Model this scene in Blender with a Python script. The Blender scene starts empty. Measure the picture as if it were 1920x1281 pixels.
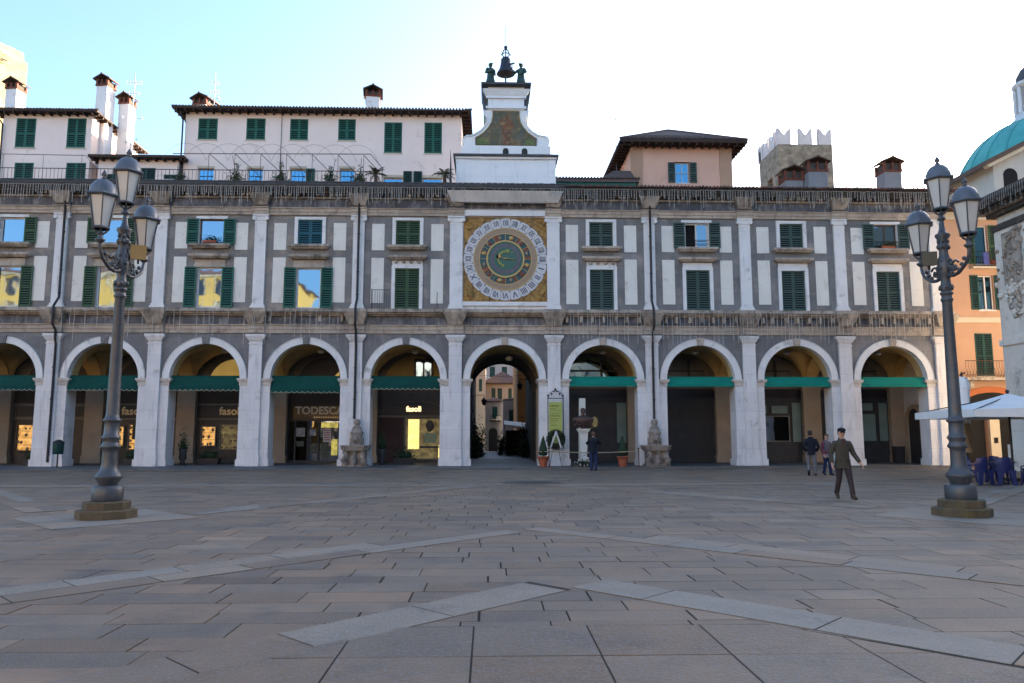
import bpy, math, random
from mathutils import Vector, Matrix
R = math.radians
random.seed(7)
sc = bpy.context.scene
col = sc.collection

# ---------------------------------------------------------------- camera, sky, sun, exposure
cd = bpy.data.cameras.new("camera"); cam = bpy.data.objects.new("camera", cd); col.objects.link(cam)
cam.location = (0, 0, 1.64)
cam.rotation_euler = (R(90) + 0.122658, 0, -0.0305236)
cd.sensor_width = 36; cd.lens = 26.67; cd.clip_end = 3000; cd.clip_start = .05
sc.camera = cam

SUN_EL, SUN_AZ = R(13), R(50)          # azimuth clockwise from +Y: low winter sun, right and behind the palace
w = bpy.data.worlds.new("World"); sc.world = w; w.use_nodes = True
nt = w.node_tree; bg = nt.nodes["Background"]
sky = nt.nodes.new("ShaderNodeTexSky"); sky.sky_type = 'NISHITA'; sky.sun_disc = False
sky.sun_elevation = SUN_EL; sky.sun_rotation = SUN_AZ
sky.air_density = 1.0; sky.dust_density = 3.5; sky.ozone_density = 5; sky.altitude = 150
wb = nt.nodes.new('ShaderNodeMixRGB'); wb.blend_type = 'MULTIPLY'; wb.inputs[0].default_value = 1; wb.inputs[2].default_value = (1.13, .915, .735, 1)   # warm white balance
nt.links.new(sky.outputs[0], wb.inputs[1]); nt.links.new(wb.outputs[0], bg.inputs[0]); bg.inputs[1].default_value = 0.13

sd = bpy.data.lights.new("sun", 'SUN'); so = bpy.data.objects.new("sun", sd); col.objects.link(so)
sd.energy = 5.0; sd.angle = R(.5); sd.color = (1, .86, .66)
sdir = Vector((math.sin(SUN_AZ) * math.cos(SUN_EL), math.cos(SUN_AZ) * math.cos(SUN_EL), math.sin(SUN_EL)))
so.rotation_euler = sdir.to_track_quat('Z', 'Y').to_euler(); so.location = (60, 60, 60)

sc.view_settings.view_transform = 'Standard'; sc.view_settings.look = 'None'
sc.view_settings.exposure = 2.87; sc.view_settings.gamma = 1
sc.cycles.use_denoising = True
sc.cycles.max_bounces = 6; sc.cycles.diffuse_bounces = 4; sc.cycles.glossy_bounces = 3
sc.cycles.transmission_bounces = 4; sc.cycles.sample_clamp_indirect = 8
sc.cycles.caustics_reflective = False; sc.cycles.caustics_refractive = False

# ---------------------------------------------------------------- helpers
class MB:
    "collects shapes in world coordinates and links them as ONE mesh object"
    def __init__(s, T=None): s.v = []; s.f = []; s.m = []; s.s = []; s.T = T
    def add(s, vs, fs, mi=0, sm=False):
        o = len(s.v)
        if s.T is not None: vs = [tuple(s.T @ Vector(v)) for v in vs]
        s.v += [tuple(v) for v in vs]
        for f in fs: s.f.append([o + i for i in f]); s.m.append(mi); s.s.append(sm)
        return s
    def box(s, x0, x1, y0, y1, z0, z1, mi=0):
        return s.add([(x0,y0,z0),(x1,y0,z0),(x1,y1,z0),(x0,y1,z0),(x0,y0,z1),(x1,y0,z1),(x1,y1,z1),(x0,y1,z1)],
              [(0,3,2,1),(4,5,6,7),(0,1,5,4),(1,2,6,5),(2,3,7,6),(3,0,4,7)], mi)
    def frus(s, cx, cy, z0, z1, a0, b0, a1, b1, mi=0):
        "box tapering from half sizes a0,b0 to a1,b1"
        return s.add([(cx-a0,cy-b0,z0),(cx+a0,cy-b0,z0),(cx+a0,cy+b0,z0),(cx-a0,cy+b0,z0),(cx-a1,cy-b1,z1),(cx+a1,cy-b1,z1),(cx+a1,cy+b1,z1),(cx-a1,cy+b1,z1)],
              [(0,3,2,1),(4,5,6,7),(0,1,5,4),(1,2,6,5),(2,3,7,6),(3,0,4,7)], mi)
    def prism(s, pts, a, b, mi=0, ax='y', cap=True, sm=False):
        "2D outline (u,w) pushed from a to b along an axis"
        n = len(pts)
        P = {'y': lambda u, w_, t: (u, t, w_), 'x': lambda u, w_, t: (t, u, w_), 'z': lambda u, w_, t: (u, w_, t)}[ax]
        vs = [P(u, w_, a) for u, w_ in pts] + [P(u, w_, b) for u, w_ in pts]
        fs = [(i, (i+1) % n, n + (i+1) % n, n + i) for i in range(n)]
        s.add(vs, fs, mi, sm)
        if cap: s.add(vs, [tuple(range(n))[::-1], tuple(range(n, 2*n))], mi)
        return s
    def lathe(s, prof, cx=0, cy=0, n=16, mi=0, sm=True, a0=0, a1=2*math.pi, sx=1, sy=1):
        full = abs(a1 - a0 - 2*math.pi) < 1e-6; k = n if full else n + 1
        vs = []
        for r, z in prof:
            for i in range(k):
                a = a0 + (a1 - a0) * i / n
                vs.append((cx + r*sx*math.cos(a), cy + r*sy*math.sin(a), z))
        fs = []
        for j in range(len(prof) - 1):
            for i in range(n):
                i2 = (i + 1) % k
                fs.append((j*k + i, j*k + i2, (j+1)*k + i2, (j+1)*k + i))
        s.add(vs, fs, mi, sm)
        if full: s.add(vs, [tuple(range(k))[::-1], tuple(range((len(prof)-1)*k, len(prof)*k))], mi)
        return s
    def tube(s, pts, r, n=8, mi=0, sm=True, close=False):
        pts = [Vector(p) for p in pts]; m = len(pts)
        if not hasattr(r, '__len__'): r = [r] * m
        vs = []; up = None
        for i, p in enumerate(pts):
            if close: t = pts[(i+1) % m] - pts[i-1]
            else: t = pts[min(i+1, m-1)] - pts[max(i-1, 0)]
            t.normalize()
            if up is None:
                up = Vector((0, 0, 1)) if abs(t.z) < .9 else Vector((1, 0, 0))
            up = (up - t * up.dot(t)).normalized(); sd_ = t.cross(up)
            for k in range(n):
                a = 2*math.pi*k/n
                vs.append(p + (up*math.cos(a) + sd_*math.sin(a)) * r[i])
        fs = []
        for j in range(m if close else m-1):
            j2 = (j+1) % m
            for k in range(n): fs.append((j*n+k, j*n+(k+1) % n, j2*n+(k+1) % n, j2*n+k))
        s.add(vs, fs, mi, sm)
        if not close: s.add(vs, [tuple(range(n))[::-1], tuple(range((m-1)*n, m*n))], mi)
        return s
    def ball(s, c, rx, ry=None, rz=None, n=12, m=8, mi=0, jit=0):
        ry = ry or rx; rz = rz or rx
        prof = [(max(1e-4, math.sin(math.pi*j/m)), -math.cos(math.pi*j/m)) for j in range(m+1)]
        vs = []; 
        for r_, z in prof:
            for i in range(n):
                a = 2*math.pi*i/n; q = 1 + random.uniform(-jit, jit)
                vs.append((c[0]+rx*r_*math.cos(a)*q, c[1]+ry*r_*math.sin(a)*q, c[2]+rz*z*q))
        fs = [(j*n+i, j*n+(i+1) % n, (j+1)*n+(i+1) % n, (j+1)*n+i) for j in range(m) for i in range(n)]
        return s.add(vs, fs, mi, True)
    def leaves(s, fn, n, size, mi=0, nm=1):
        "n small leaf faces; fn() gives a point"
        for _ in range(n):
            p = Vector(fn()); a = Vector((random.gauss(0,1), random.gauss(0,1), random.gauss(0,1))).normalized()
            b = a.cross(Vector((random.gauss(0,1), random.gauss(0,1), random.gauss(0,1)))).normalized()
            q = size * random.uniform(.6, 1.4)
            s.add([p - a*q, p + b*q*.5, p + a*q, p - b*q*.5], [(0,1,2,3)], mi + random.randrange(nm))
        return s
    def wall(s, x0, x1, z0, z1, y0, y1, holes=(), mi=0, rm=None):
        "front and back sheet with rectangular holes, reveals and rim; holes = (x0,x1,z0,z1)"
        rm = mi if rm is None else rm
        xs = sorted({x0, x1, *[min(max(h[i], x0), x1) for h in holes for i in (0, 1)]})
        zs = sorted({z0, z1, *[min(max(h[i], z0), z1) for h in holes for i in (2, 3)]})
        for a, b in zip(xs, xs[1:]):
            for c, d in zip(zs, zs[1:]):
                mx, mz = (a+b)/2, (c+d)/2
                if any(h[0] < mx < h[1] and h[2] < mz < h[3] for h in holes): continue
                s.add([(a,y0,c),(b,y0,c),(b,y0,d),(a,y0,d)], [(0,1,2,3)], mi)
                s.add([(a,y1,c),(b,y1,c),(b,y1,d),(a,y1,d)], [(3,2,1,0)], mi)
        for h in holes:
            a, b, c, d = h
            s.add([(a,y0,c),(b,y0,c),(b,y0,d),(a,y0,d),(a,y1,c),(b,y1,c),(b,y1,d),(a,y1,d)],
                  [(0,1,5,4),(1,2,6,5),(2,3,7,6),(3,0,4,7)], rm)
        s.add([(x0,y0,z0),(x1,y0,z0),(x1,y0,z1),(x0,y0,z1),(x0,y1,z0),(x1,y1,z0),(x1,y1,z1),(x0,y1,z1)],
              [(0,4,5,1),(1,5,6,2),(2,6,7,3),(3,7,4,0)], mi)
        return s
    def build(s, name, mats, parent=None, attr=None):
        off = Vector((0, 0, 0)); q = parent
        while q is not None: off += q.location; q = q.parent
        me = bpy.data.meshes.new(name)
        me.from_pydata([(v[0]-off.x, v[1]-off.y, v[2]-off.z) for v in s.v], [], s.f)
        if not isinstance(mats, (list, tuple)): mats = [mats]
        for m in mats: me.materials.append(m)
        me.polygons.foreach_set('material_index', s.m); me.polygons.foreach_set('use_smooth', s.s)
        if attr is not None:
            ca = me.color_attributes.new('tint', 'FLOAT_COLOR', 'CORNER')
            k = 0
            for pi, p in enumerate(me.polygons):
                for _ in p.loop_indices: ca.data[k].color = attr[pi]; k += 1
        me.update()
        o = bpy.data.objects.new(name, me); col.objects.link(o)
        if parent is not None: o.parent = parent
        return o

def tag(o, label=None, cat=None, group=None, kind=None):
    if label: o['label'] = label
    if cat: o['category'] = cat
    if group: o['group'] = group
    if kind: o['kind'] = kind
    return o
def thing(name, label, cat, loc=(0, 0, 0), group=None):
    o = bpy.data.objects.new(name, None); o.empty_display_size = .3; o.location = loc; col.objects.link(o)
    return tag(o, label, cat, group)
def copy_tree(o, parent=None):
    c = o.copy(); col.objects.link(c)
    if parent is not None: c.parent = parent
    for ch in list(o.children): copy_tree(ch, c)
    return c
def text_mb(txt, size, ext=.01, bold=0.0, align='CENTER'):
    "letters as mesh in the XZ plane facing -Y, origin at baseline centre"
    cu = bpy.data.curves.new('t', 'FONT'); cu.body = txt; cu.size = size; cu.extrude = ext; cu.offset = bold
    cu.align_x = align; cu.resolution_u = 3
    ob = bpy.data.objects.new('t', cu); col.objects.link(ob)
    dg = bpy.context.evaluated_depsgraph_get(); ev = ob.evaluated_get(dg); me = ev.to_mesh()
    vs = [(v.co.x, -v.co.z, v.co.y) for v in me.vertices]; fs = [tuple(p.vertices) for p in me.polygons]
    ev.to_mesh_clear(); bpy.data.objects.remove(ob); bpy.data.curves.remove(cu)
    return vs, fs
def put_text(mb, txt, size, x, y, z, ext=.01, bold=0., align='CENTER', mi=0, rot=0, sx=1):
    vs, fs = text_mb(txt, size, ext, bold, align); c, s_ = math.cos(rot), math.sin(rot)
    mb.add([(x + v[0]*sx*c - v[2]*s_, y + v[1], z + v[0]*sx*s_ + v[2]*c) for v in vs], fs, mi)

# ---------------------------------------------------------------- materials
def S(r, g, b):
    f = lambda c: (c/255/12.92) if c/255 <= .04045 else ((c/255+.055)/1.055)**2.4
    return (f(r), f(g), f(b), 1)
def C(c): return (*c, 1) if len(c) == 3 else c
def mat(name, c1, c2=None, rough=.8, ns=1.5, bump=0, bs=20, stain=None, blocks=None, metal=0, emit=None, attr=False, speck=None, spec=.3, streak=None):
    m = bpy.data.materials.new(name); m.use_nodes = True; t = m.node_tree; N = t.nodes; L = t.links
    b = N['Principled BSDF']; b.inputs['Roughness'].default_value = rough; b.inputs['Metallic'].default_value = metal
    b.inputs['Specular IOR Level'].default_value = spec
    c1 = C(c1); c2 = C(c2) if c2 else tuple(x*.82 for x in c1[:3]) + (1,)
    tc = N.new('ShaderNodeTexCoord')
    def noise(scale, detail=5, vec=None, ro=.6):
        n = N.new('ShaderNodeTexNoise'); n.inputs['Scale'].default_value = scale; n.inputs['Detail'].default_value = detail
        n.inputs['Roughness'].default_value = ro; L.new(vec or tc.outputs['Object'], n.inputs['Vector']); return n.outputs['Fac']
    def ramp(f, lo, hi):
        r_ = N.new('ShaderNodeMapRange'); r_.inputs[1].default_value = lo; r_.inputs[2].default_value = hi; L.new(f, r_.inputs[0]); return r_.outputs[0]
    def mix(fac, a, c, mode='MIX'):
        x = N.new('ShaderNodeMixRGB'); x.blend_type = mode
        for i, q in enumerate((fac, a, c)):
            if hasattr(q, 'links'): L.new(q, x.inputs[i])
            else: x.inputs[i].default_value = q
        return x.outputs[0]
    def mapped(sx, sy, sz):
        mp = N.new('ShaderNodeMapping'); mp.inputs['Scale'].default_value = (sx, sy, sz); L.new(tc.outputs['Object'], mp.inputs[0]); return mp.outputs[0]
    out = mix(ramp(noise(ns), .3, .7), c1, c2)
    if attr:
        a = N.new('ShaderNodeVertexColor'); a.layer_name = 'tint'
        out = mix(1, out, a.outputs[0], 'MULTIPLY')
    if blocks:   # (width, height, mortar size, mortar grey, tint of the darker blocks)
        bw, bh, ms, mg, tint = blocks
        sp = N.new('ShaderNodeSeparateXYZ'); L.new(tc.outputs['Object'], sp.inputs[0])
        ad = N.new('ShaderNodeMath'); L.new(sp.outputs[0], ad.inputs[0]); L.new(sp.outputs[1], ad.inputs[1])
        cb = N.new('ShaderNodeCombineXYZ'); L.new(ad.outputs[0], cb.inputs[0]); L.new(sp.outputs[2], cb.inputs[1])
        br = N.new('ShaderNodeTexBrick'); L.new(cb.outputs[0], br.inputs['Vector'])
        br.inputs['Scale'].default_value = 1; br.inputs['Brick Width'].default_value = bw; br.inputs['Row Height'].default_value = bh
        br.inputs['Mortar Size'].default_value = ms; br.inputs['Color1'].default_value = (1, 1, 1, 1)
        br.inputs['Color2'].default_value = C(tint) if hasattr(tint, '__len__') else (tint, tint, tint, 1)
        br.inputs['Mortar'].default_value = (mg, mg, mg, 1); br.inputs['Mortar Smooth'].default_value = .3
        out = mix(1, out, br.outputs[0], 'MULTIPLY')
    if stain:    # (colour, amount, scale)
        out = mix(ramp(noise(stain[2], 8, None, .7), .62 - .3*stain[1], .75), out, C(stain[0]))
    if streak:   # (colour, amount): runs down the wall
        out = mix(ramp(noise(1, 6, mapped(5, 5, .5), .65), .68 - .3*streak[1], .8), out, C(streak[0]))
    if speck: out = mix(ramp(noise(speck[1], 2), .5, .7), out, C(speck[0]))
    L.new(out, b.inputs['Base Color'])
    if emit:
        L.new(out, b.inputs['Emission Color']); b.inputs['Emission Strength'].default_value = emit
    if bump:
        bp = N.new('ShaderNodeBump'); bp.inputs['Strength'].default_value = bump; bp.inputs['Distance'].default_value = .02
        L.new(noise(bs, 6), bp.inputs['Height']); L.new(bp.outputs[0], b.inputs['Normal'])
    return m
def mirror(name, c, rough=.03, wob=.25, ws=1.6):
    m = mat(name, c, c, rough=rough, metal=1); t = m.node_tree; N = t.nodes; L = t.links; b = N['Principled BSDF']
    tc = N.new('ShaderNodeTexCoord'); n = N.new('ShaderNodeTexNoise'); n.inputs['Scale'].default_value = ws; n.inputs['Detail'].default_value = 1
    L.new(tc.outputs['Object'], n.inputs['Vector'])
    bp = N.new('ShaderNodeBump'); bp.inputs['Strength'].default_value = wob; bp.inputs['Distance'].default_value = .03
    L.new(n.outputs['Fac'], bp.inputs['Height']); L.new(bp.outputs[0], b.inputs['Normal'])
    return m
def glass(name, c, alpha=.3):
    m = mat(name, c, c, rough=.05, spec=.5); b = m.node_tree.nodes['Principled BSDF']; b.inputs['Alpha'].default_value = alpha
    return m

white = mat('white_botticino', (.74,.71,.70), (.62,.59,.585), rough=.6, ns=.8, bump=.15, blocks=(1.6,.95,.006,.6,.93), stain=((.33,.29,.25),.12,1.1), streak=((.34,.31,.29),.42))
white_pl = mat('white_plain_stone', (.74,.72,.70), (.64,.61,.60), rough=.6, ns=1.2, bump=.15, stain=((.3,.27,.24),.12,1.5), streak=((.36,.33,.31),.32))
panelw = mat('ivory_marble', (.76,.72,.65), (.67,.63,.57), rough=.5, ns=.7, blocks=(7,1.55,.006,.75,.95), stain=((.4,.36,.3),.16,1.3), streak=((.42,.38,.33),.3))
grey = mat('grey_marble', (.245,.23,.222), (.165,.157,.155), rough=.6, ns=.6, bump=.1, blocks=(1.15,.62,.005,.6,.72), stain=((.36,.30,.25),.32,.8), streak=((.30,.28,.28),.35))
grey_st = mat('weathered_spandrel_marble', (.235,.225,.225), (.14,.135,.14), rough=.7, ns=.7, bump=.2, blocks=(1.0,.6,.006,.6,.75), stain=((.27,.24,.21),.25,.7), streak=((.30,.28,.27),.55))
dirty = mat('weathered_cornice_stone', (.55,.46,.37), (.33,.27,.22), rough=.8, ns=1.6, bump=.4, blocks=(1.7,9,.008,.4,.8), stain=((.045,.036,.03),.55,1.3), streak=((.05,.042,.042),.6))
beige = mat('brownish_architrave', (.56,.47,.38), (.40,.32,.26), rough=.8, ns=.9, bump=.25, blocks=(1.9,9,.008,.4,.75), stain=((.12,.09,.08),.35,1.7), streak=((.15,.125,.12),.4))
darkfr = mat('dark_frieze_marble', (.12,.12,.14), (.055,.05,.055), rough=.6, ns=1.3, bump=.2, stain=((.34,.31,.28),.4,1.2), streak=((.36,.34,.33),.55))
darkst = mat('blackened_stone', (.045,.04,.038), (.09,.075,.065), rough=.9, ns=2.5, bump=.4, stain=((.2,.15,.11),.2,2), streak=((.2,.17,.15),.2))
ochre = mat('ochre_vault_plaster', (.62,.43,.18), (.48,.33,.14), rough=.9, ns=.9, stain=((.22,.17,.11),.2,.8))
backw = mat('arcade_back_wall', (.20,.165,.13), (.14,.12,.1), rough=.9, ns=.8)
tan = mat('tan_inner_pier', (.42,.34,.26), (.34,.27,.21), rough=.8, ns=1, blocks=(3,.8,.006,.7,.93))
g1 = mat('green_shutter_paint', (.015,.11,.078), (.012,.085,.06), rough=.55, ns=4)
g2 = mat('faded_grey_green_paint', (.055,.095,.078), (.042,.07,.06), rough=.6, ns=4)
g3 = mat('olive_green_paint', (.045,.10,.045), (.035,.072,.036), rough=.6, ns=4)
g4 = mat('blue_green_paint', (.012,.10,.13), (.012,.08,.11), rough=.55, ns=4)
g5 = mat('dark_green_paint', (.006,.05,.042), (.006,.04,.035), rough=.55, ns=4)
wframe = mat('white_window_frame', (.62,.61,.6), rough=.5)
brownf = mat('brown_window_frame', (.09,.05,.03), rough=.5)
pane = mirror('window_glass', (.16,.23,.30), wob=.12, ws=1.1)
pane_c = mirror('clear_dark_window_glass', (.14,.16,.19), wob=.15)
near_black = mat('near_black_fill', (.012,.011,.012), rough=.9)  # near-black fill standing in for the dark of rooms and openings
iron = mat('black_iron', (.02,.02,.022), (.03,.028,.028), rough=.5, ns=6, metal=.3)
lead = mat('dark_rain_pipe', (.03,.03,.035), (.045,.04,.045), rough=.5, ns=5, metal=.3)
awn = mat('bottle_green_canvas', (.0,.055,.042), (.0,.042,.033), rough=.85, ns=2)
awn2 = mat('emerald_canvas', (.0,.19,.14), (.0,.15,.11), rough=.8, ns=1.5)
tile = mat('roof_tiles', (.12,.075,.06), (.075,.055,.05), rough=.9, ns=3, bump=.4)
redtile = mat('red_roof_tiles', (.22,.09,.07), (.13,.06,.055), rough=.9, ns=3, bump=.4)
slate = mat('dark_lead_flashing', (.07,.075,.085), (.045,.045,.05), rough=.6, ns=3)
wood = mat('dark_brown_eaves', (.055,.032,.024), (.035,.022,.018), rough=.8, ns=4)
# ---------------------------------------------------------------- ground
BC, BW = .8135, 5.09
def bx(i): return BC + BW * i
base = MB(); base.add([(-400,-400,-.02),(400,-400,-.02),(400,600,-.02),(-400,600,-.02)], [(0,1,2,3)])
joint = mat('dark_joint_sand', (.030,.028,.026), (.05,.04,.03), rough=1, ns=8)
tag(base.build('ground', mat('outlying_ground', (.10,.10,.10), rough=.9)), kind='structure')

def slab_clip(poly, hp):
    out = []
    for (nx, ny, c) in hp:
        out = []
        for i in range(len(poly)):
            a, b = poly[i-1], poly[i]; da = nx*a[0]+ny*a[1]-c; db = nx*b[0]+ny*b[1]-c
            if da >= 0: out.append(a)
            if (da >= 0) != (db >= 0):
                t = da/(da-db); out.append((a[0]+(b[0]-a[0])*t, a[1]+(b[1]-a[1])*t))
        poly = out
        if len(poly) < 3: return []
    return poly
PM = [mat('porphyry_slabs', (.222,.148,.094), (.145,.102,.068), rough=.58, ns=1.1, bump=.55, bs=22, attr=True, speck=((.20,.19,.185),60), stain=((.07,.058,.05),.34,.9), streak=((.26,.21,.17),.15)),
      mat('light_granite_slabs', (.25,.192,.138), (.19,.148,.108), rough=.7, ns=1.5, bump=.3, bs=35, attr=True, speck=((.29,.285,.28),70), stain=((.11,.095,.08),.16,.9)),
      joint]
gnd = MB(); gat = []
def slab(poly, z, mi, gap=.006, jit=.0, tint=None, th=.02):
    if len(poly) < 3: return
    cx = sum(p[0] for p in poly)/len(poly); cy = sum(p[1] for p in poly)/len(poly)
    pts = []
    for x, y in poly:
        d = math.hypot(x-cx, y-cy) or 1; k = max(0, 1 - gap*1.5/d); pts.append((cx+(x-cx)*k, cy+(y-cy)*k))
    z2 = z + random.uniform(-jit, jit)
    g = random.gauss(1, .14) if tint is None else random.gauss(tint, .05); wv = random.uniform(-.07, .10)
    c = (g*(1+wv), g, g*(1-wv), 1)
    n = len(pts)
    tx, ty = random.uniform(-.0015, .0015), random.uniform(-.0015, .0015)
    zz = [z2 + (p[0]-cx)*tx + (p[1]-cy)*ty for p in pts]
    gnd.add([(p[0], p[1], q) for p, q in zip(pts, zz)] + [(p[0], p[1], z-th) for p in pts],
            [tuple(range(n))] + [(i, n+i, n+(i+1) % n, (i+1) % n) for i in range(n)], mi)
    gat.extend([c]*(n+1))
# field of slabs, rows across the square; big slabs close by
def in_big(x, y): return y < 6.78 and abs(x-.9) < (8.4 - y) * .95
rr = random.Random(11)
y = -8.0
while y < 38.2:
    hh = rr.uniform(.38, .50) if y > 1 else .8
    x = -34 + rr.random()
    while x < 34:
        ln = rr.uniform(.65, 1.35)
        fy = 0.0
        poly = [(x, y), (x+ln, y), (x+ln, y+hh), (x, y+hh)]
        skip = (y+hh <= 6.79 and y > 1.5 and in_big(x+ln/2, y+hh/2) and in_big(x, y+hh/2) and in_big(x+ln, y+hh/2))
        if not skip and abs(x) < 8 + abs(y)*1.0:
            slab(poly, 0, 0, gap=rr.choice((.004,.005,.006,.007,.011)), jit=.0022)
        x += ln
    y += hh
gat2 = len(gat)
def sheet(poly, z, mi):
    gnd.add([(p[0], p[1], z) for p in poly], [tuple(range(len(poly)))], mi); gat.append((1, 1, 1, 1))
sheet([(-60,-60),(60,-60),(60,39.5),(-60,39.5)], -.012, 2)
# big slabs under the viewer
HP = lambda: None
rows = [2.4, 3.3, 4.2, 5.08, 5.88, 6.78]
sheet([(-5.6,2.4),(7.4,2.4),(2.45,6.8),(-.65,6.8)], .003, 2)
for k, (a, b) in enumerate(zip(rows, rows[1:])):
    xs = [-6, -4.6, -3.3, -2.2, -1.12, -.12, .85, 1.83, 2.9, 4.1, 5.3, 6.6, 8]
    for u, v in zip(xs, xs[1:]):
        sh = 0
        p = slab_clip([(u+sh, a), (v+sh, a), (v+sh, b), (u+sh, b)], [(1, -1, -7.55), (-1, -1, -9.3+.05)])
        slab(p, .008, 0, gap=.007, jit=.0015, tint=1.0)
# light bands in nested chevrons, double rows of long slabs
def band(p0, p1, wd, mi=1, z=.006, rows_=1, ln=(1.1, 1.9), tint=None):
    p0 = Vector(p0); p1 = Vector(p1); d = (p1-p0); Lg = d.length; d.normalize(); nrm = Vector((-d.y, d.x))
    q = [p0, p1, p1+nrm*wd, p0+nrm*wd]; sheet([(v.x, v.y) for v in q], z - .003, 2)
    for r_ in range(rows_):
        s_ = rr.uniform(-.8, 0)
        while s_ < Lg:
            e = s_ + rr.uniform(*ln); a, b = max(0, s_), min(Lg, e); w0, w1 = wd*r_/rows_, wd*(r_+1)/rows_
            if b - a > .12:
                pp = [p0+d*a+nrm*w0, p0+d*b+nrm*w0, p0+d*b+nrm*w1, p0+d*a+nrm*w1]
                slab([(v.x, v.y) for v in pp], z, mi if rr.random() < .6 else 0, gap=.007, jit=.001, tint=tint)
            s_ = e
ax = .9
band((ax-9.0, -.6), (ax, 8.35), .62, rows_=1, ln=(.9, 1.8), tint=1.1)
band((ax, 8.45), (ax+8.8, -.4), .62, z=.0075, rows_=1, ln=(.9, 1.8), tint=1.1)
band((ax-15, -1.6), (ax-.3, 13.15), .9, rows_=2, z=.007, tint=1.0)
band((ax-.3, 13.5), (ax+15, -1.5), .9, rows_=2, z=.009, tint=1.0)
for sx, yy in ((-1, 15.6), (1, 15.5)):
    lx = -7.6 if sx < 0 else 9.65
    for r0 in (0.62, 1.18, 1.74):     # square apron set on its corner round each lamp
        pass
    c = [(lx-1.85, yy), (lx, yy-1.85), (lx+1.85, yy), (lx, yy+1.85)]
    sheet(c, .004, 2)
    for k in range(4):
        a_, b_ = c[k], c[(k+1) % 4]
        m_ = ((a_[0]+b_[0])/2, (a_[1]+b_[1])/2)
        slab([a_, m_, (lx, yy)], .009, 1, jit=.0005, tint=1.08); slab([m_, b_, (lx, yy)], .009, 1, jit=.0005, tint=1.08)
band((-6.0, 16.2), (-.2, 24.8), .8, rows_=2, z=.0065, tint=.98)
band((1.9, 25.2), (8.4, 17.0), .8, rows_=2, z=.0085, tint=.98)
band((-20, 24.8), (22, 25.4), .8, rows_=2, z=.0105, tint=.95)
band((-20, 33.2), (22, 34.6), .7, rows_=2, z=.0068, tint=.9)
band((-9.2, 17.2), (-20, 30), .8, rows_=2, z=.012, tint=.98)
band((11.0, 17.0), (22, 29), .8, rows_=2, z=.012, tint=.98)
tag(gnd.build('piazza_paving', PM, None, gat), kind='structure')

# raised pavement of the arcade, with a stone kerb
pv = mat('arcade_floor', (.13,.125,.125), (.10,.095,.095), rough=.6, ns=1, blocks=(1.2,.6,.006,.5,.8))
kerb = mat('kerb_stone', (.17,.155,.14), (.12,.11,.10), rough=.8, ns=2, bump=.3, blocks=(1.6,9,.008,.4,.8))
fr = lambda x: 36.47 + .089*x
m = MB(); m.prism([(-37, fr(-37)+.35), (16.5, fr(16.5)+.35), (18.5, 38.85), (24.6, 38.95), (24.6, 51), (-37, 51)], -.01, .09, 0, 'z')
tag(m.build('arcade_pavement', pv), kind='structure')
m = MB(); m.prism([(-37, fr(-37)), (16.7, fr(16.7)), (18.6, 38.55), (24.6, 38.65), (24.6, 38.95), (18.5, 38.846), (16.5, fr(16.5)+.346), (-37, fr(-37)+.346)], -.01, .093, 0, 'z')
tag(m.build('kerb', kerb), kind='structure')
m = MB(); m.prism([(-3.5, 51), (6, 51), (6, 110), (-3.5, 110)], -.01, .05, 0, 'z')
tag(m.build('side_street', mat('side_street_paving', (.13,.135,.15), (.1,.1,.11), rough=.5, ns=2)), kind='structure')

m = MB(); m.lathe([(1.0,.001),(1.0,.012),(.98,.014)], 1.5, 26.6, 28, sy=.9); tag(m.build('dark_paving_disc', mat('dark_disc_grey', (.03,.03,.032), (.05,.045,.04), rough=.5, ns=5)), 'large dark round patch lying flush with the paving before the passage', 'patch')  # flat dark disc marking a dark patch of the paving
# ---------------------------------------------------------------- the arcade palace
FY = 39.0
pal = thing('arcade_palace', 'long two-storey Renaissance palace of grey and white marble over a row of round arches', 'palace', (BC, FY, 0))
I0, I1 = -7, 4
XL, XR = bx(I0) - BW/2, 24.45
RI, RO, ZS = 1.78, 2.13, 4.5

# window leaves (shared meshes per size and colour)
leafcache = {}
def leaf(parent, x0, x1, z0, z1, y, mt, curved=0):
    key = (round(x1-x0, 2), round(z1-z0, 2), mt.name)
    ox, oz = x0, z0
    w_, h_ = x1-x0, z1-z0
    if key not in leafcache:
        b = MB(); f_ = .07
        b.box(0, f_, -.045, 0, 0, h_); b.box(w_-f_, w_, -.045, 0, 0, h_)
        b.box(f_, w_-f_, -.045, 0, 0, f_*1.1); b.box(f_, w_-f_, -.045, 0, h_-f_, h_); b.box(f_, w_-f_, -.045, 0, h_*.45, h_*.45+f_)
        n = max(6, int(h_/.13))
        for k in range(n):
            zz = f_ + (h_-2*f_)*k/n
            b.add([(f_, -.038, zz), (w_-f_, -.038, zz), (w_-f_, -.012, zz+.062), (f_, -.012, zz+.062)], [(0,1,2,3)])
        b.box(f_, w_-f_, -.006, -.001, f_, h_-f_, 1)  # near-black backing: shade between the slats put into its colour
        o = b.build('shutter', [mt, near_black]); leafcache[key] = o.data; bpy.data.objects.remove(o)
    o = bpy.data.objects.new('shutter', leafcache[key]); col.objects.link(o)
    off = Vector((0, 0, 0)); q = parent
    while q is not None: off += q.location; q = q.parent
    o.parent = parent; o.location = (ox-off.x, y-off.y, oz-off.z)
    return o

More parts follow.
